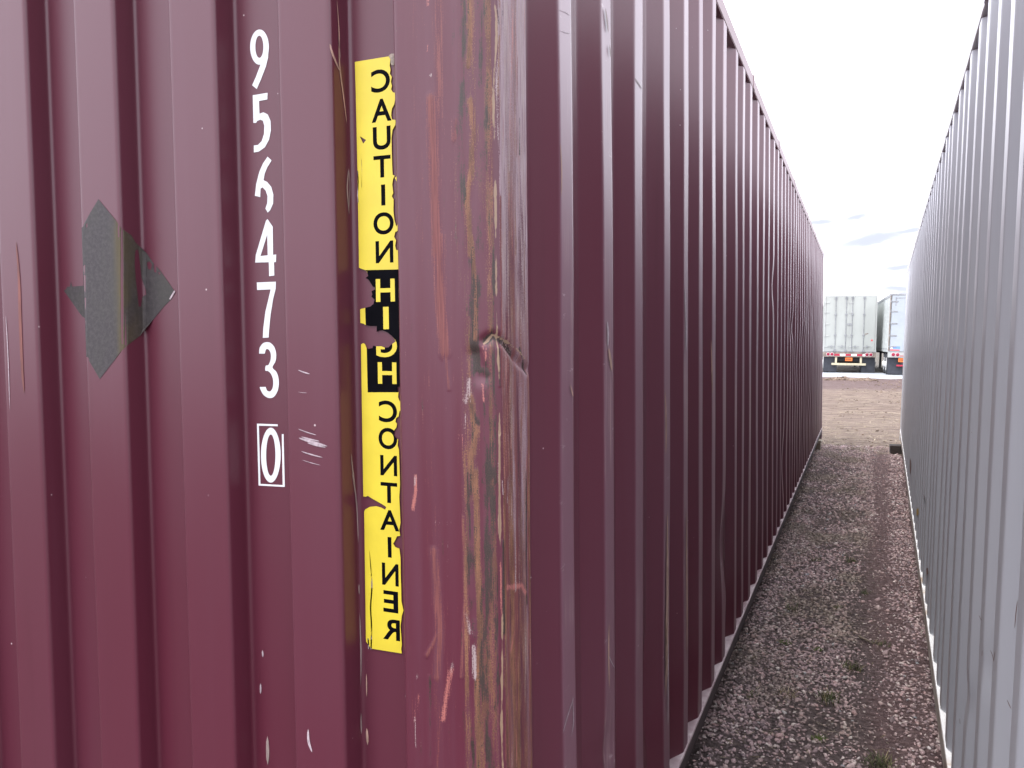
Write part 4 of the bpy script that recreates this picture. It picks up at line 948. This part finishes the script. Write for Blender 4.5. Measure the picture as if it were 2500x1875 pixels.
# scratches on the end wall
tp = lambda t_: max(0.05, math.sin(math.pi * min(1, max(0, t_))) ** 0.6)
def scr(pts, w, mt, org=None, s_=1.0):
    q = conv(pts, org, s_) if org else pts; q = smooth_line(q, 4)
    decal('scratch', [pen(q, w, taper=tp)], mt, endw, grid=8, off=0.0009)
scr([(748, 0), (762, 220), (765, 420), (790, 620), (812, 800)], 3.2, 'scratch_tan', C2, K2); scr([(705, 285), (720, 350), (770, 470)], 4.5, 'scratch_tan', C2, K2)
scr([(758, 240), (770, 380)], 2.2, 'scratch_grey', C2, K2); scr([(825, 1090), (815, 1220), (828, 1390)], 3.4, 'scratch_grey', C2, K2); scr([(828, 1100), (832, 1230), (826, 1360)], 2.2, 'scratch_grey', C2, K2)
scr([(840, 1400), (850, 1500), (870, 1660)], 3.0, 'scratch_grey', C3, K2); scr([(730, 10), (755, 180), (765, 400)], 3.4, 'scratch_grey', C4, K4)
scr([(768, 630), (770, 690)], 3.4, 'scratch_grey', C4, K4); scr([(772, 790), (780, 1000), (778, 1205)], 3.0, 'scratch_grey', C4, K4); scr([(780, 1350), (782, 1470)], 3.6, 'scratch_grey', C4, K4)
scr([(813, 1130), (815, 1260)], 3.0, 'scratch_tan', C4, K4); scr([(815, 1435), (820, 1530)], 6, 'scratch_tan', C4, K4)
for (a, b_, w) in (((500, 858), (578, 884), 5), ((500, 1240), (620, 1280), 4), ((505, 1298), (690, 1352), 11), ((520, 1290), (640, 1320), 6), ((560, 1330), (680, 1360), 6), ((520, 1385), (660, 1425), 5), ((525, 1440), (645, 1475), 2.5), ((500, 1000), (560, 1006), 1.6)):
    scr([a, ((a[0] + b_[0]) / 2, (a[1] + b_[1]) / 2 + 2), b_], w * 0.62, 'scratch_pale', C3, K2)
scr([(232, 1000), (235, 1040)], 4, 'scratch_pale', C4, K4); scr([(222, 1185), (222, 1245)], 4, 'scratch_pale', C4, K4); scr([(488, 1440), (490, 1510), (510, 1570)], 6, 'scratch_pale', C4, K4)
scr([(40, 590), (47, 680), (50, 780), (55, 900), (60, 960)], 7, 'scratch_orange'); scr([(15, 770), (20, 860), (25, 1000)], 2, 'scratch_pale')
scr([(260, 1480), (262, 1640)], 8, 'scratch_grey', C4, K4)

# scrapes along the outer folds of the long side
sidew = [c_ for c_ in maroon.children if c_.name.split('.')[0] == 'side_wall'][0]
SIDE_XY = np.array([(-DS - d, DE + a) for a, d in bands_to_profile(list(zip(LB, RB)), 12.192, PEND - 0.004, 12.062)])
def sscr(pts, w, mt):
    decal('scrape', [pen(smooth_line(pts, 5), w, taper=tp)], mt, sidew, grid=0, off=0.0020, plan=SIDE_XY)
for pts, w, mt in (([(1628, 1250), (1628, 1420), (1627, 1560), (1628, 1660)], 6, 'scratch_tan'), ([(1624, 1500), (1625, 1600), (1624, 1700)], 3, 'scratch_tan'), ([(1630, 1560), (1630, 1660), (1629, 1770)], 2, 'scratch_pale'),
                   ([(1675, 1250), (1675, 1360), (1676, 1500), (1675, 1600)], 3.5, 'scratch_tan'), ([(1481, 785), (1483, 815), (1482, 845)], 4, 'scratch_pale'), ([(1484, 850), (1488, 875), (1492, 905)], 6, 'scratch_tan'), ([(1485, 1520), (1484, 1600), (1486, 1680)], 3, 'scratch_tan'),
                   ([(1484, 1600), (1493, 1620), (1499, 1630)], 2, 'scratch_pale'), ([(1366, 350), (1369, 420), (1368, 480)], 2.5, 'scratch_tan'), ([(1476, 20), (1480, 50), (1483, 80)], 4, 'scratch_grey'), ([(1486, 110), (1489, 140)], 2.5, 'scratch_grey'),
                   ([(1364, 25), (1378, 30), (1392, 38)], 1.6, 'scratch_pale'), ([(1366, 75), (1380, 80), (1392, 82)], 1.6, 'scratch_pale'), ([(1548, 190), (1558, 205), (1566, 218)], 2, 'scratch_grey'), ([(1390, 940), (1394, 955), (1397, 968)], 3, 'scratch_tan'),
                   ([(1372, 1790), (1386, 1740), (1400, 1700)], 1.5, 'scratch_pale'), ([(1395, 1700), (1398, 1760), (1392, 1800)], 1.5, 'scratch_pale'), ([(1735, 830), (1737, 900), (1738, 960)], 2.5, 'scratch_tan'), ([(1671, 700), (1674, 800), (1673, 860)], 3, 'scratch_pale'), ([(1622, 950), (1625, 1040), (1624, 1110)], 3.5, 'scratch_tan')):
    sscr(pts, w, mt)

# timber blocks under the maroon container
def block(name, x0, x1, y0, y1, z0, z1, mt, label, rz=0.0, group=None):
    cx, cy = (x0 + x1) / 2, (y0 + y1) / 2; mb = MB(); mb.box((x0 - cx, y0 - cy, 0), (x1 - cx, y1 - cy, z1 - z0), 0.006)
    o = mb.build(name, mt); o.location = (cx, cy, z0); o.rotation_euler = (0, 0, rz); tag(o, label, 'timber block', group); return o
block('timber_block', -DS - 0.42, -DS - 0.0, 12.80, 13.06, 0.0, 0.105, 'timber', 'weathered grey-brown timber block under the far corner of the maroon container')
block('timber_plank', -DS - 0.40, -DS + 0.012, 12.86, 13.08, 0.106, 0.135, 'timber_pale', 'pale wooden plank on the block under the far maroon corner')
block('timber_block', -DS - 0.36, -DS - 0.01, DE + 0.02, DE + 0.24, 0.0, 0.135, 'timber', 'timber block under the near scraped corner post')
for y in (DE + 0.02, 12.80): block('timber_block', -DS - 2.43, -DS - 2.1, y, y + 0.24, 0.0, 0.135, 'timber', 'timber block under the hidden side of the maroon container', group='hidden side blocks')

# ---- grey container
GY, GL = 0.0302, 0.0266
s0 = 1.30
gz = 0.137
ax = Vector((math.sin(GY), math.cos(GY), 0)); nx = Vector((math.cos(GY), -math.sin(GY), 0))
GO = ax * s0 + nx * (0.226 + GL * (gz - HC)); GO.z = gz
grey = empty('shipping_container', GO, (0, GL, -GY), 'light grey corrugated shipping container with rust-stained white bottom ledge', 'container')
gr = [1.565, 1.838, 2.095, 2.362, 2.643, 2.909, 3.215, 3.440, 3.690, 4.045, 4.272, 4.504, 4.850]
gb = [(v - s0, v - s0 + 0.070) for v in [1.295] + gr][1:]
while gb[-1][1] + 0.275 < 11.95: gb.append((gb[-1][0] + 0.275, gb[-1][1] + 0.275))
container(grey, 1, 2.585, gb, None, 0.134, [(1.1, .55, .05, .05, .008), (.75, .75, .05, .05, .006), (2.3, .4, .1, .1, .006)], 'grey_paint', 'grey_rail_paint', 'grey_ledge', 'grey_lip', 'grey_web', None, 0.55)
# plain closed end toward the viewer's side
ep2 = [(0.155, ED)]
for k in range(8):
    a = 0.43 + 0.25 * k; ep2 += [(a - 0.132, ED), (a - 0.112, 0), (a, 0), (a + 0.02, ED)]
ep2 += [(2.283, ED)]
sheet('end_wall', fillet(ep2, 0.01, 3), np.linspace(0.15, 2.48, 12), lambda A, D, Z: (A, D + 0.01, Z), 'grey_paint', grey, None, attr=lambda A, D, Z: D * 0)
mb = MB(); mb.box((0.162, 0.002, 2.585 - 0.118), (2.276, 0.07, 2.573), 0.006); mb.build('end_header', 'grey_rail_paint', grey)
mb = MB(); mb.box((0.162, 0.002, 0.02), (2.276, 0.09, 0.152), 0.006); mb.build('end_sill', 'grey_rail_paint', grey)
# marks on the grey side (local y, z)
GM = grey.matrix_basis.copy(); GMI = None
from mathutils import Euler
GM = Matrix.Translation(GO) @ Euler((0, GL, -GY), 'XYZ').to_matrix().to_4x4(); GMI = GM.inverted()
def grey_mark(name, pts, mt, w=None):
    V = []
    o_ = GMI @ CAM
    q = pen(smooth_line(pts, 4), w, taper=tp) if w else pts
    for p in q:
        d = GMI.to_3x3() @ ray(*p); k_ = -o_.x / d.x; h = o_ + d * k_; V.append((-0.0012, h.y, h.z))
    me_ = from_np(name, V, [tuple(range(len(V)))], mt, grey); return me_
g5 = lambda pts: conv(pts, (2150, 1040), 8.29)
grey_mark('rust_streak', g5([(600, 660), (605, 800), (600, 980)]), 'rust_dark', 3.2); grey_mark('scratch', g5([(874, 1395), (888, 1440), (880, 1490)]), 'scratch_grey', 2.4)
grey_mark('sticker', [(2238, 1243), (2243, 1241), (2243, 1256), (2238, 1259)], 'sticker_gold'); grey_mark('rust_spot', [(2262, 1388), (2266, 1386), (2267, 1400), (2263, 1406)], 'rust_dark')
g6 = lambda pts: conv(pts, (2200, 1550), 5.104)
for pts, w in (([(1120, 190), (1150, 270), (1163, 340)], 2.0), ([(1178, 200), (1163, 330)], 1.6), ([(1330, 810), (1355, 870), (1385, 930)], 2.2), ([(1018, 190), (1014, 270)], 1.4), ([(735, 1040), (742, 1120)], 1.5)):
    grey_mark('scratch', g6(pts), 'scratch_grey', w)
grey_mark('scratch', [(2486, 1465), (2482, 1500), (2479, 1535)], 'scratch_grey', 3.0); grey_mark('scratch', [(2391, 1502), (2396, 1512), (2397, 1515)], 'scratch_grey', 2.0)
# timbers under it: leaning container, so heights differ from side to side
def gblock(name, x0, x1, y0, y1, mt, label, group=None):
    c_ = GM @ Vector(((x0 + x1) / 2, (y0 + y1) / 2, 0.0)); top = min((GM @ Vector((x, y, 0))).z for x in (max(x0, 0), x1) for y in (y0, y1))
    mb = MB(); mb.box((-(x1 - x0) / 2, -(y1 - y0) / 2, 0), ((x1 - x0) / 2, (y1 - y0) / 2, top), 0.008); o = mb.build(name, mt); o.location = (c_.x, c_.y, 0); o.rotation_euler = (0, 0, -GY + 0.04); tag(o, label, 'timber block', group)
gblock('timber_block', -0.14, 0.42, 11.40, 11.62, 'timber_dark', 'dark timber block sticking out from under the far corner of the grey container')
gblock('timber_block', 0.0, 0.40, 0.10, 0.32, 'timber', 'timber block under the near end of the grey container')
for y in (0.10, 11.40): gblock('timber_block', 2.05, 2.40, y, y + 0.22, 'timber', 'timber block under the hidden side of the grey container', 'hidden side blocks, grey')

# ------------------------------------------------------------------ trailers
def wheel(parent, x, y, r, w, side):
    prof = [(-w / 2, r * .60), (-w / 2, r * .90), (-w * .36, r * .985), (-w * .2, r), (w * .2, r), (w * .36, r * .985), (w / 2, r * .90), (w / 2, r * .60)]
    mb = MB(); mb.lathe((x, y, r), (1, 0, 0), prof, 32); wh = mb.build('wheel', 'rubber', parent, True)
    o_ = w / 2 * side; mb = MB(); mb.lathe((x + o_ * 0.9, y, r), (side, 0, 0), [(0, r * .60), (.02, r * .60), (.025, r * .52), (-.03, r * .45), (-.04, r * .30), (0.05, r * .25), (0.09, r * .18)], 28); mb.build('rim', 'rim_white', wh, True)
def trailer(px, py, lean, yaw, H, label, style):
    p = on_ground(px, py); R_ = empty('semi_trailer', (p.x, p.y, 0.0), (0, lean, yaw), label, 'trailer', None)
    Wd, L, fl = 2.46, 14.6, 1.10; hw = Wd / 2
    mb = MB(); mb.box((-hw, 0.06, fl), (hw, L, H - 0.03), 0.02); body = mb.build('body', 'trailer_side', R_)
    # side posts on the left side, top and bottom rails
    for k in range(24):
        y = 0.5 + k * 0.6; mb = MB(); mb.box((-hw - 0.012, y, fl + 0.20), (-hw + 0.004, y + (0.06 if style == 1 else 0.03), H - 0.16)); mb.build('side_post', 'trailer_white' if style == 1 else 'trailer_side', body)
    for sx_ in (-1, 1):
        mb = MB(); mb.box((sx_ * (hw - 0.03), 0.05, H - 0.15), (sx_ * (hw + 0.016), L, H), 0.006); mb.build('top_rail', 'galvanised' if style == 2 else 'trailer_white', R_)
        mb = MB(); mb.box((sx_ * (hw - 0.05), 0.05, fl - 0.02), (sx_ * (hw + 0.018), L, fl + 0.18), 0.006); br = mb.build('bottom_rail', 'trailer_side' if style == 2 else 'trailer_white', R_)
        if sx_ < 0:
            for k in range(22):
                mb = MB(); mb.box((sx_ * (hw + 0.0185), 0.4 + k * 0.62, fl + 0.10), (sx_ * (hw + 0.022), 0.66 + k * 0.62, fl + 0.15)); mb.build('rail_slot', 'galvanised', br)
    # rear frame
    mb = MB(); mb.box((-hw, -0.02, H - 0.10), (hw, 0.07, H + 0.005), 0.008); mb.build('rear_header', 'trailer_white' if style == 1 else 'galvanised', R_)
    for sx_ in (-1, 1):
        mb = MB(); mb.box((sx_ * hw, -0.02, fl - 0.02), (sx_ * (hw - (0.07 if style == 1 else 0.04)), 0.07, H - 0.101), 0.008); mb.build('rear_frame_post', 'trailer_white' if style == 1 else 'frame_brown', R_)
    mb = MB(); mb.box((-hw, -0.03, fl - 0.26), (hw, 0.08, fl - 0.005), 0.01); sill = mb.build('rear_sill', 'frame_brown' if style == 1 else 'trailer_white', R_)
    mb = MB(); mb.box((-hw, -0.036, fl - 0.004), (hw, 0.06, fl + 0.035), 0.004); mb.build('sill_cap', 'galvanised', R_)
    # doors with rods, guides, handles, hinges
    xm = -0.04 if style == 1 else 0.0
    dm_ = 'trailer_door' if style == 1 else 'trailer_door_blue'
    z0, z1 = fl + 0.04, H - 0.105
    for (x0, x1, rods) in ((-hw + 0.075, xm - 0.008, (.215, .416)), (xm + 0.008, hw - 0.075, (.533, .755))):
        mb = MB(); mb.box((x0, -0.035, z0), (x1, 0.02, z1), 0.006); d_ = mb.build('door', dm_, R_)
        hx = x0 if x0 < 0 else x1; hs = 1 if x0 < 0 else -1
        for q in (0.08, 0.28, 0.5, 0.72, 0.9):
            z = z0 + (z1 - z0) * q; mb = MB(); mb.box((hx - hs * 0.07, -0.055, z - 0.03), (hx + hs * (0.16 if style == 1 else 0.26), -0.037, z + 0.03), 0.004); mb.tube((hx - hs * 0.04, -0.06, z - 0.05), (hx - hs * 0.04, -0.06, z + 0.05), 0.018, 8); mb.build('hinge', 'trailer_white' if style == 1 else 'galvanised', d_)
        if style == 2: rods = (rods[1],) if x0 < 0 else (rods[0],)
        for fr in rods:
            x = -hw + fr * Wd; mb = MB(); mb.tube((x, -0.062, z0 - 0.06), (x, -0.062, z1 + 0.03), 0.017, 10); rd = mb.build('lock_rod', 'galvanised', d_)
            mb = MB()
            for q in (0.30, 0.68): mb.box((x - 0.06, -0.085, z0 + (z1 - z0) * q - 0.03), (x + 0.06, -0.036, z0 + (z1 - z0) * q + 0.03), 0.006)
            mb.build('rod_guide', 'galvanised', rd)
            mb = MB(); mb.box((x - 0.06, -0.09, z1 - 0.10), (x - 0.025, -0.03, z1 + 0.0)); mb.box((x + 0.025, -0.09, z1 - 0.10), (x + 0.06, -0.03, z1 + 0.0)); mb.box((x - 0.05, -0.095, z0 - 0.02), (x + 0.05, -0.03, z0 + 0.09), 0.006); mb.build('cam_lock', 'galvanised', rd)
            hd = -1 if fr in (.215, .416) else 1
            mb = MB(); mb.tube((x, -0.085, z0 + 0.24), (x + hd * 0.36, -0.085, z0 + 0.24), 0.014, 8); mb.box((x + hd * 0.14, -0.105, z0 + 0.19), (x + hd * 0.19, -0.036, z0 + 0.30), 0.004); mb.build('lock_handle', 'galvanised', rd)
        if style == 1:
            mb = MB(); mb.box((x0, -0.042, z0 + 0.10), (x1, -0.0352, z0 + 0.125)); mb.build('door_trim', 'trailer_white', d_)
    mb = MB(); mb.box((xm - 0.012, -0.046, z0), (xm + 0.012, -0.0355, z1), 0.002); mb.build('door_seal', 'galvanised' if style == 2 else 'trailer_white', R_)
    if style == 1:
        mb = MB(); mb.box((xm - 0.11, -0.075, z0 + 1.33), (xm + 0.11, -0.047, z0 + 1.41), 0.004); mb.build('lock_plate', 'galvanised', R_)
        mb = MB(); mb.box((.98, -0.038, z0 + 0.52), (1.06, -0.0352, z0 + 0.60)); mb.build('small_sticker', 'sticker_red', R_)
        for (x, z, w, h) in ((.70, z0 + .86, .10, .035), (.66, z0 + .80, .05, .05), (.80, z0 + .89, .05, .03)):
            mb = MB(); mb.box((x, -0.038, z), (x + w, -0.0352, z + h)); mb.build('rust_patch', 'rust_dark', R_)
    else:
        for (x, z, w, h, mt) in ((-hw + .20, z0 + .10, .30, .12, 'sticker_blue'), (-hw + .08, z0 + .02, .40, .05, 'sticker_red'), (-hw + .10, z0 + .10, .09, .12, 'tape_white')):
            mb = MB(); mb.box((x, -0.038, z), (x + w, -0.0352, z + h)); mb.build('small_sticker', mt, R_)
        mb = MB(); mb.box((-hw + .22, -0.04, z1 - 0.46), (-hw + .26, -0.0352, z1 - 0.08)); mb.box((-hw + .22, -0.04, z1 - 0.12), (hw - .22, -0.0352, z1 - 0.08)); mb.build('door_trim', 'galvanised', R_)
    # lamps
    for sx_ in (-1, 1):
        for dx in (0.23, 0.41):
            c_ = (sx_ * (hw - dx), -0.032, fl - 0.125)
            mb = MB(); mb.lathe(c_, (0, -1, 0), [(0, .10), (.012, .10), (.016, .080), (.004, .076)], 22); lp = mb.build('tail_lamp', 'lamp_ring', R_)
            mb = MB(); mb.lathe((c_[0], c_[1] - 0.004, c_[2]), (0, -1, 0), [(0, .074), (.012, .066), (.018, .03)], 20); mb.build('lens', 'lamp_red', lp, True)
    # reflective tape along the sill
    x = -hw + 0.52; k = 0
    while x < hw - 0.60:
        mb = MB(); mb.box((x, -0.0345, fl - 0.20), (x + 0.26, -0.031, fl - 0.10 if style == 1 else fl - 0.16)); mb.build('reflective_tape', 'tape_red' if k % 2 == 0 else 'tape_white', sill); x += 0.265; k += 1
    # underride guard
    gm = 'bumper_cream' if style == 1 else 'chassis_black'
    mb = MB(); mb.box((-0.83, 0.0, 0.42), (0.79, 0.10, 0.53), 0.01); gd = mb.build('underride_bar', gm, R_)
    for x in (-0.62, 0.55): mb = MB(); mb.box((x - 0.05, 0.005, 0.531), (x + 0.05, 0.09, fl - 0.262), 0.008); mb.build('guard_post', gm, gd)
    if style == 2:
        for x in (-0.85, 0.3): mb = MB(); mb.box((x, -0.004, 0.44), (x + 0.5, -0.001, 0.51)); mb.build('reflective_tape', 'tape_red', gd)
    # licence plate
    px_ = -0.02 if style == 1 else -hw + 0.62
    mb = MB(); mb.box((px_ - 0.17, -0.012, fl - 0.46), (px_ + 0.17, -0.004, fl - 0.285), 0.003); lpz = mb.build('licence_plate', 'plate_orange', R_)
    mb = MB()
    for q in range(5): mb.box((px_ - 0.12 + q * 0.05, -0.0135, fl - 0.41), (px_ - 0.085 + q * 0.05, -0.0122, fl - 0.335))
    mb.build('plate_marks', 'plate_ink', lpz)
    mb = MB(); mb.box((px_ - 0.06, -0.0039, fl - 0.47), (px_ + 0.06, 0.02, fl - 0.262)); mb.build('plate_bracket', 'chassis_black', R_)
    # mud flaps
    for sx_ in (-1, 1):
        mb = MB(); xa, xb = sx_ * (hw - 0.02), sx_ * (hw - 0.66)
        mb.box((xa, 0.16, 0.07), (xb, 0.172, fl - 0.262), 0.003); mb.build('mud_flap', 'flap_rubber', R_)
        mb = MB(); mb.tube((xa, 0.19, fl - 0.30), (sx_ * 0.3, 0.19, fl - 0.30), 0.022, 8); mb.build('flap_bracket', 'chassis_black', R_)
    # chassis, axles, wheels, landing legs
    for x in (-0.52, 0.52): mb = MB(); mb.box((x - 0.06, 0.25, 0.72), (x + 0.06, 4.6, fl - 0.021)); mb.build('slider_beam', 'chassis_black', R_)
    mb = MB(); mb.box((-0.70, 0.30, 0.60), (0.70, 0.36, fl - 0.263), 0.01); mb.build('gap_dark_beam', 'chassis_black', R_)  # dark beam added to black out the bright gap below the sill
    for k in range(22): mb = MB(); mb.box((-hw + 0.06, 0.3 + k * 0.62, fl - 0.12), (hw - 0.06, 0.36 + k * 0.62, fl - 0.022)); mb.build('cross_member', 'chassis_black', R_)
    for y in (0.95, 2.20):
        mb = MB(); mb.tube((-hw + 0.2, y, 0.51), (hw - 0.2, y, 0.51), 0.065, 12); mb.build('axle', 'chassis_black', R_)
        for sx_ in (-1, 1):
            mb = MB(); mb.box((sx_ * 0.48, y - 0.35, 0.45), (sx_ * 0.56, y + 0.35, 0.719), 0.01); mb.build('spring_hanger', 'chassis_black', R_)
            wheel(R_, sx_ * (hw - 0.15), y, 0.51, 0.27, sx_); wheel(R_, sx_ * (hw - 0.50), y, 0.51, 0.27, sx_)
    for sx_ in (-1, 1):
        mb = MB(); mb.box((sx_ * 0.75 - 0.06, 11.3, 0.10), (sx_ * 0.75 + 0.06, 11.42, fl - 0.021)); mb.box((sx_ * 0.75 - 0.14, 11.24, 0.0), (sx_ * 0.75 + 0.14, 11.50, 0.04)); mb.box((sx_ * 0.75 - 0.05, 11.32, 0.04), (sx_ * 0.75 + 0.05, 11.40, 0.10)); mb.build('landing_leg', 'chassis_black', R_)
        mb = MB(); mb.tube((sx_ * (hw - 0.1), 3.6, fl - 0.04), (sx_ * (hw - 0.25), 5.0, 0.55), 0.035, 8); mb.tube((sx_ * (hw - 0.25), 5.0, 0.55), (sx_ * 0.52, 4.55, 0.80), 0.03, 8); mb.build('brace', 'chassis_black', R_)
    return R_
trailer(2072, 912, 0.021, math.radians(2.6), 3.99, 'white box trailer with four door lock rods and cream bumper bar', 1)
trailer(2237, 919, 0.032, math.radians(2.6), 3.79, 'white box trailer with pale blue doors and grey hinges, beside the other one', 2)
